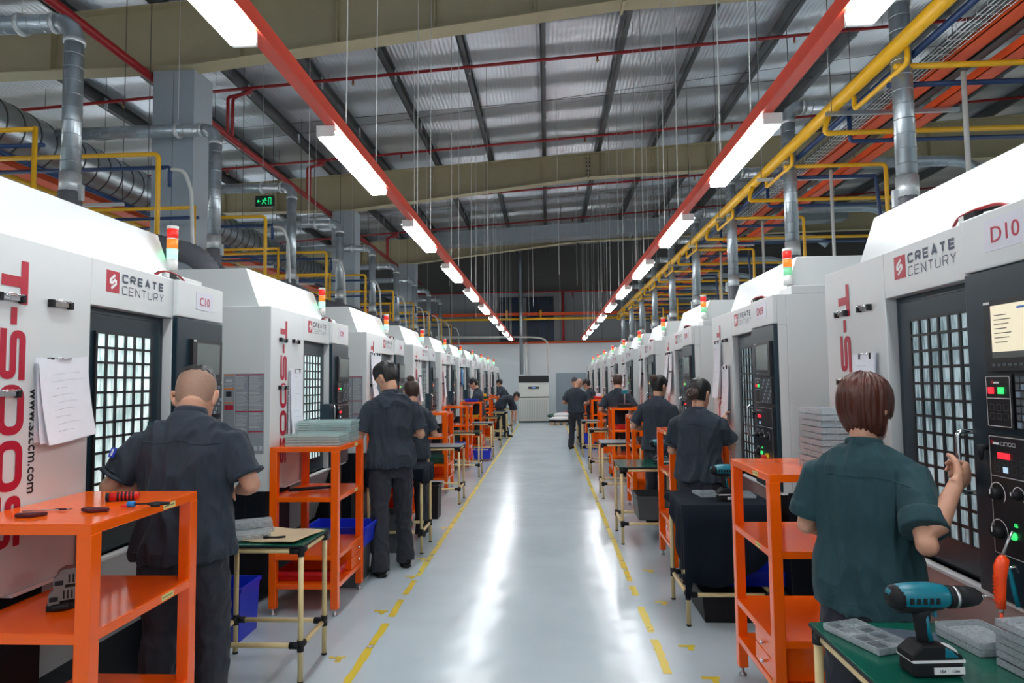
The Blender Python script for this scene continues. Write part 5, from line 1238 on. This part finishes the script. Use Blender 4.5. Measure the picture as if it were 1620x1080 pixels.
        sh_ = f.build('shoe', root); f = M(); f.tube([g-d*.08*s+Vector((0, 0, .012*s)), g-d*.06*s+Vector((0, 0, .012*s)), g+d*.08*s+Vector((0, 0, .012*s)), g+d*.16*s+Vector((0, 0, .012*s)), g+d*.185*s+Vector((0, 0, .012*s))], [(.03*s, .012*s), (.043*s, .012*s), (.048*s, .012*s), (.042*s, .012*s), (.02*s, .012*s)], rub, 12, up=(d.y, -d.x, 0)); f.build('sole', sh_)
    # ---- face details
    f = M(); [f.sphere(hv(sx*.032, .0895, .098), (.0115*S3, .0085*S3, .0065*S3), eyew, 10, 6, hm3.to_3x3()) for sx in (-1,)]; f.build('eye', root); f = M(); f.sphere(hv(.032, .0895, .098), (.0115*S3, .0085*S3, .0065*S3), eyew, 10, 6, hm3.to_3x3()); f.build('eye', root)
    for sx in (-1, 1): f = M(); f.sphere(hv(sx*.032, .0955, .098), .0045*S3, hairk, 8, 6); f.build('iris', root); f = M(); f.tube([hv(sx*.018, .103, .117), hv(sx*.035, .102, .121), hv(sx*.052, .088, .116)], .0028*S3, hairk, 5); f.build('eyebrow', root)
    f = M(); f.tube([hv(-.022, .098, .022), hv(0, .110, .023), hv(.022, .098, .022)], [.002*S3, .0045*S3, .002*S3], lipm, 6); f.build('lips', root)
    if mask:
        f = M(); vs = []; 
        for j in range(7):
            for i in range(15): a = R_(-72+144*i/14); p = head_r(a, -.033+.085*j/6); n_ = Vector((math.sin(a), math.cos(a), 0)); vs.append(hv(*(p+n_*(.004+.018*math.cos(a)**6))))
        f.add(vs, [(j*15+i, j*15+i+1, (j+1)*15+i+1, (j+1)*15+i) for j in range(6) for i in range(14)], mskm, True); f.build('face_mask', root, label='grey-blue face mask')
    # ---- hair
    h = M(); cos = math.cos
    if hair == 'short':
        zb = lambda a: .148 if abs((a+math.pi) % (2*math.pi)-math.pi) < .7 else (.10 if abs((a+math.pi) % (2*math.pi)-math.pi) < 1.9 else .025)
        hair_shell(h, hairm, Hm, zb, lambda v, a: .004+.017*min(1, v*2.2), .001, seed=seed, rough=.010)
    elif hair == 'fade':
        hair_shell(h, hairk, Hm, lambda a: .150, lambda v, a: .003+.011*min(1, v*2), .001, seed=seed, rough=.004)
        g = M(); hair_shell(g, stub, Hm, lambda a: .15 if cos(a) > .5 else .075-.05*clamp(-cos(a)*1.6), lambda v, a: .0022, .0005, rough=0); g.build('shaved_hair', root, label='closely shaved brown hair')
    elif hair == 'bald':
        hair_shell(h, stub if 0 else mat('bald_scalp', (.50, .27, .20), .45, noise_amt=.06), Hm, lambda a: .15 if cos(a) > .5 else .06, lambda v, a: .0012, .0004, rough=0)
    elif hair == 'bob':
        zb = lambda a: .11 if cos(a) > .6 else (.055 if cos(a) > 0 else -.012-.010*cos(a)*0)
        hair_shell(h, hairm, Hm, zb, lambda v, a: .009+.014*math.sin(min(1, v*1.3)*math.pi*.6)+.0025*math.sin(a*23+v*2)*(1-.6*v)+.003*noise.noise(Vector((a*7, v*1.5, 2))), .006, N=140, V=18, seed=seed, rough=.008)
    elif hair in ('bun', 'lowbun', 'topbun'):
        zb = lambda a: .14 if cos(a) > .6 else (.085 if cos(a) > -.15 else .02)
        hair_shell(h, hairm, Hm, zb, lambda v, a: .005+.010*min(1, v*2), .002, N=48, seed=seed, rough=.005)
        bp_, br_ = ((0, -.105, .165), .040) if hair == 'bun' else ((-.01, -.06, .222), .034) if hair == 'topbun' else ((0, -.112, .060), .046)
        g = M(); g.sphere(hv(*bp_), (br_*1.25*S3, br_*.8*S3, br_*S3), hairb, 18, 12, hm3.to_3x3())
        for v in g.v: pass
        for kk in range(3): g.tube([hv(bp_[0]+br_*(1.12-.25*kk)*math.cos(a), bp_[1]-br_*(.1+.28*kk), bp_[2]+br_*(1-.25*kk)*math.sin(a)) for a in [2*math.pi*i/16 for i in range(16)]], br_*.22*S3, hairb, 8, closed=True)
        g.build('hair_bun', root, label='coiled brown hair bun')
    h.build('hair', root)
    tag(root, label, 'person', grp); return root

def toW(p, loc, rz, s):
    """world point to the person's local frame, divided by s"""
    a = -R_(rz); x, y, z = p[0]-loc[0], p[1]-loc[1], p[2]-loc[2]
    return ((x*math.cos(a)-y*math.sin(a))/s, (x*math.sin(a)+y*math.cos(a))/s, z/s)
def dW(d, rz): a = -R_(rz); return (d[0]*math.cos(a)-d[1]*math.sin(a), d[0]*math.sin(a)+d[1]*math.cos(a), d[2])
# left row
person((-1.655, 2.93, 0), 6, 1.02, 'shaved-headed worker in charcoal shirt, seen from behind at the left door', lean=7, head=(40, 14, 0), hair='fade', vox=.0065, seed=11, patch=True, wide=1.08, hem=.83, hs=1.13, nd=.045, collar=1.5,
       arms={'L': ((-.32, -.02, 1.145), (-.16, .14, 1.13), (.8, .5, -.1), (.2, .3, -1), .35, -1), 'R': ((.29, .0, 1.14), (.17, .20, 1.09), (-.7, .6, -.1), (-.2, .3, -1), .35, 1)}, feet=[(-.12, -.02, 8), (.13, .02, -10)])
person((-1.375, 5.72, 0), 28, 1.055, 'dark haired worker in charcoal uniform standing behind the second left cart', lean=4, head=(30, 32, 0), hair='short', vox=.0075, seed=5, mask=True, hem=.84,
       arms={'L': ((-.26, .04, 1.10), (-.20, .26, 1.22), (.2, .8, .5), (1, 0, -.2), .4, -1), 'R': ((.25, .0, 1.10), (.08, .24, 1.18), (-.5, .8, .3), (-.4, 0, -1), .4, 1)}, feet=[(-.12, -.10, 5), (.14, .08, -10)])
person((-1.45, 6.93, 0), 12, .955, 'worker with a high brown bun behind the dark haired man', lean=3, head=(16, 15, 0), hair='topbun', hairm=hairb, vox=.009, seed=8,
       arms={'R': ((.25, .0, 1.12), (.12, .24, 1.12), (-.4, .9, 0), (0, 0, -1), .3, 1)})
person((-1.60, 15.2, 0), 90, 1.0, 'worker leaning on a cart at the left, head bowed, dark curly hair', lean=8, head=(30, 0, 0), hair='short', vox=.012, seed=4,
       arms={'L': ((-.24, .12, 1.13), (-.12, .32, 1.19), (.6, .4, 0), (0, 0, -1), .2, -1), 'R': ((.24, .12, 1.13), (.06, .32, 1.20), (-.7, .4, 0), (0, 0, -1), .2, 1)})
person((-1.52, 21.8, 0), 60, .99, 'small distant worker with dark hair at the end of the left row', lean=8, head=(15, 0, 0), hair='short', vox=.018, seed=3)
person((-1.42, 19.4, 0), -72, .98, 'worker bending far down beside a distant left cart', lean=88, head=(35, 0, 0), hair='short', vox=.016, seed=9,
       arms={'L': ((-.15, .44, .70), (-.08, .40, .46), (0, 0, -1), (0, -1, 0), .3, -1), 'R': ((.15, .46, .72), (.1, .45, .48), (0, 0, -1), (0, -1, 0), .3, 1)}, feet=[(-.13, -.05, 5), (.13, .16, -5)])
# right row
rz1, l1, s1 = -32, (1.20, 2.60, 0), .935
hW = (1.425, 2.385, 1.235)
person(l1, rz1, s1, 'reddish haired worker in teal shirt gripping the door handle at right', lean=5, twist=-4, head=(8, -14, 0), hair='bob', hairm=haira, shirt=shirt2, vox=.006, seed=21, cuff=True, hs=1.08, hem=.80, wide=1.02, hsc=1.15, collar=1.2,
       arms={'R': (toW((1.275, 2.33, 1.05), l1, rz1, s1), toW((1.425, 2.405, 1.245), l1, rz1, s1), dW((.75, .55, .30), rz1), dW((-.6, .8, .1), rz1), .72, 1), 'L': ((-.235, .05, 1.10), (-.12, .26, 1.05), (.3, .9, -.1), (0, 0, -1), .35, -1)})
l2, rz2, s2 = (1.20, 5.38, 0), -30, .945
person(l2, rz2, s2, 'worker with a low dark bun behind the cloth-covered table at right', lean=4, head=(12, -12, 0), hair='lowbun', hairm=hairk, vox=.0075, seed=14, wide=1.08, hem=.86,
       arms={'R': (toW((1.455, 5.35, 1.09), l2, rz2, s2), toW((1.46, 5.52, 1.24), l2, rz2, s2), dW((0, .6, .8), rz2), dW((1, .2, 0), rz2), .3, 1), 'L': ((-.25, .05, 1.1), (-.12, .25, 1.08), (.3, .9, 0), (0, 0, -1), .3, -1)})
person((1.24, 7.55, 0), -35, .97, 'worker with a high bun before the third right machine', lean=2, head=(8, -12, 0), hair='bun', hairm=hairk, vox=.009, seed=6,
       arms={'R': ((.25, .02, 1.12), (.16, .26, 1.10), (-.1, .9, 0), (0, 0, -1), .3, 1)})
person((1.20, 11.4, 0), -8, 1.0, 'dark haired worker facing away behind the fourth right cart', lean=6, head=(18, 0, 0), hair='short', hairm=hairb, vox=.011, seed=7)
person((.66, 15.8, 0), -25, .985, 'bald worker standing at the aisle edge on the far right', lean=12, head=(24, -10, 22), hair='bald', vox=.012, seed=10, wide=1.08,
       arms={'R': ((.27, .1, 1.12), (.20, .34, 1.08), (0, 1, 0), (0, 0, -1), .3, 1)}, feet=[(-.14, 0, 8), (.15, .05, -8)])
person((1.10, 16.4, 0), 60, .97, 'worker facing the bald man across the far right cart', lean=14, head=(24, 0, 0), hair='short', vox=.014, seed=12)
person((.72, 17.6, 0), 180, .99, 'dark haired worker mostly hidden behind the bald man', lean=8, head=(15, 0, 0), hair='short', vox=.014, seed=13)
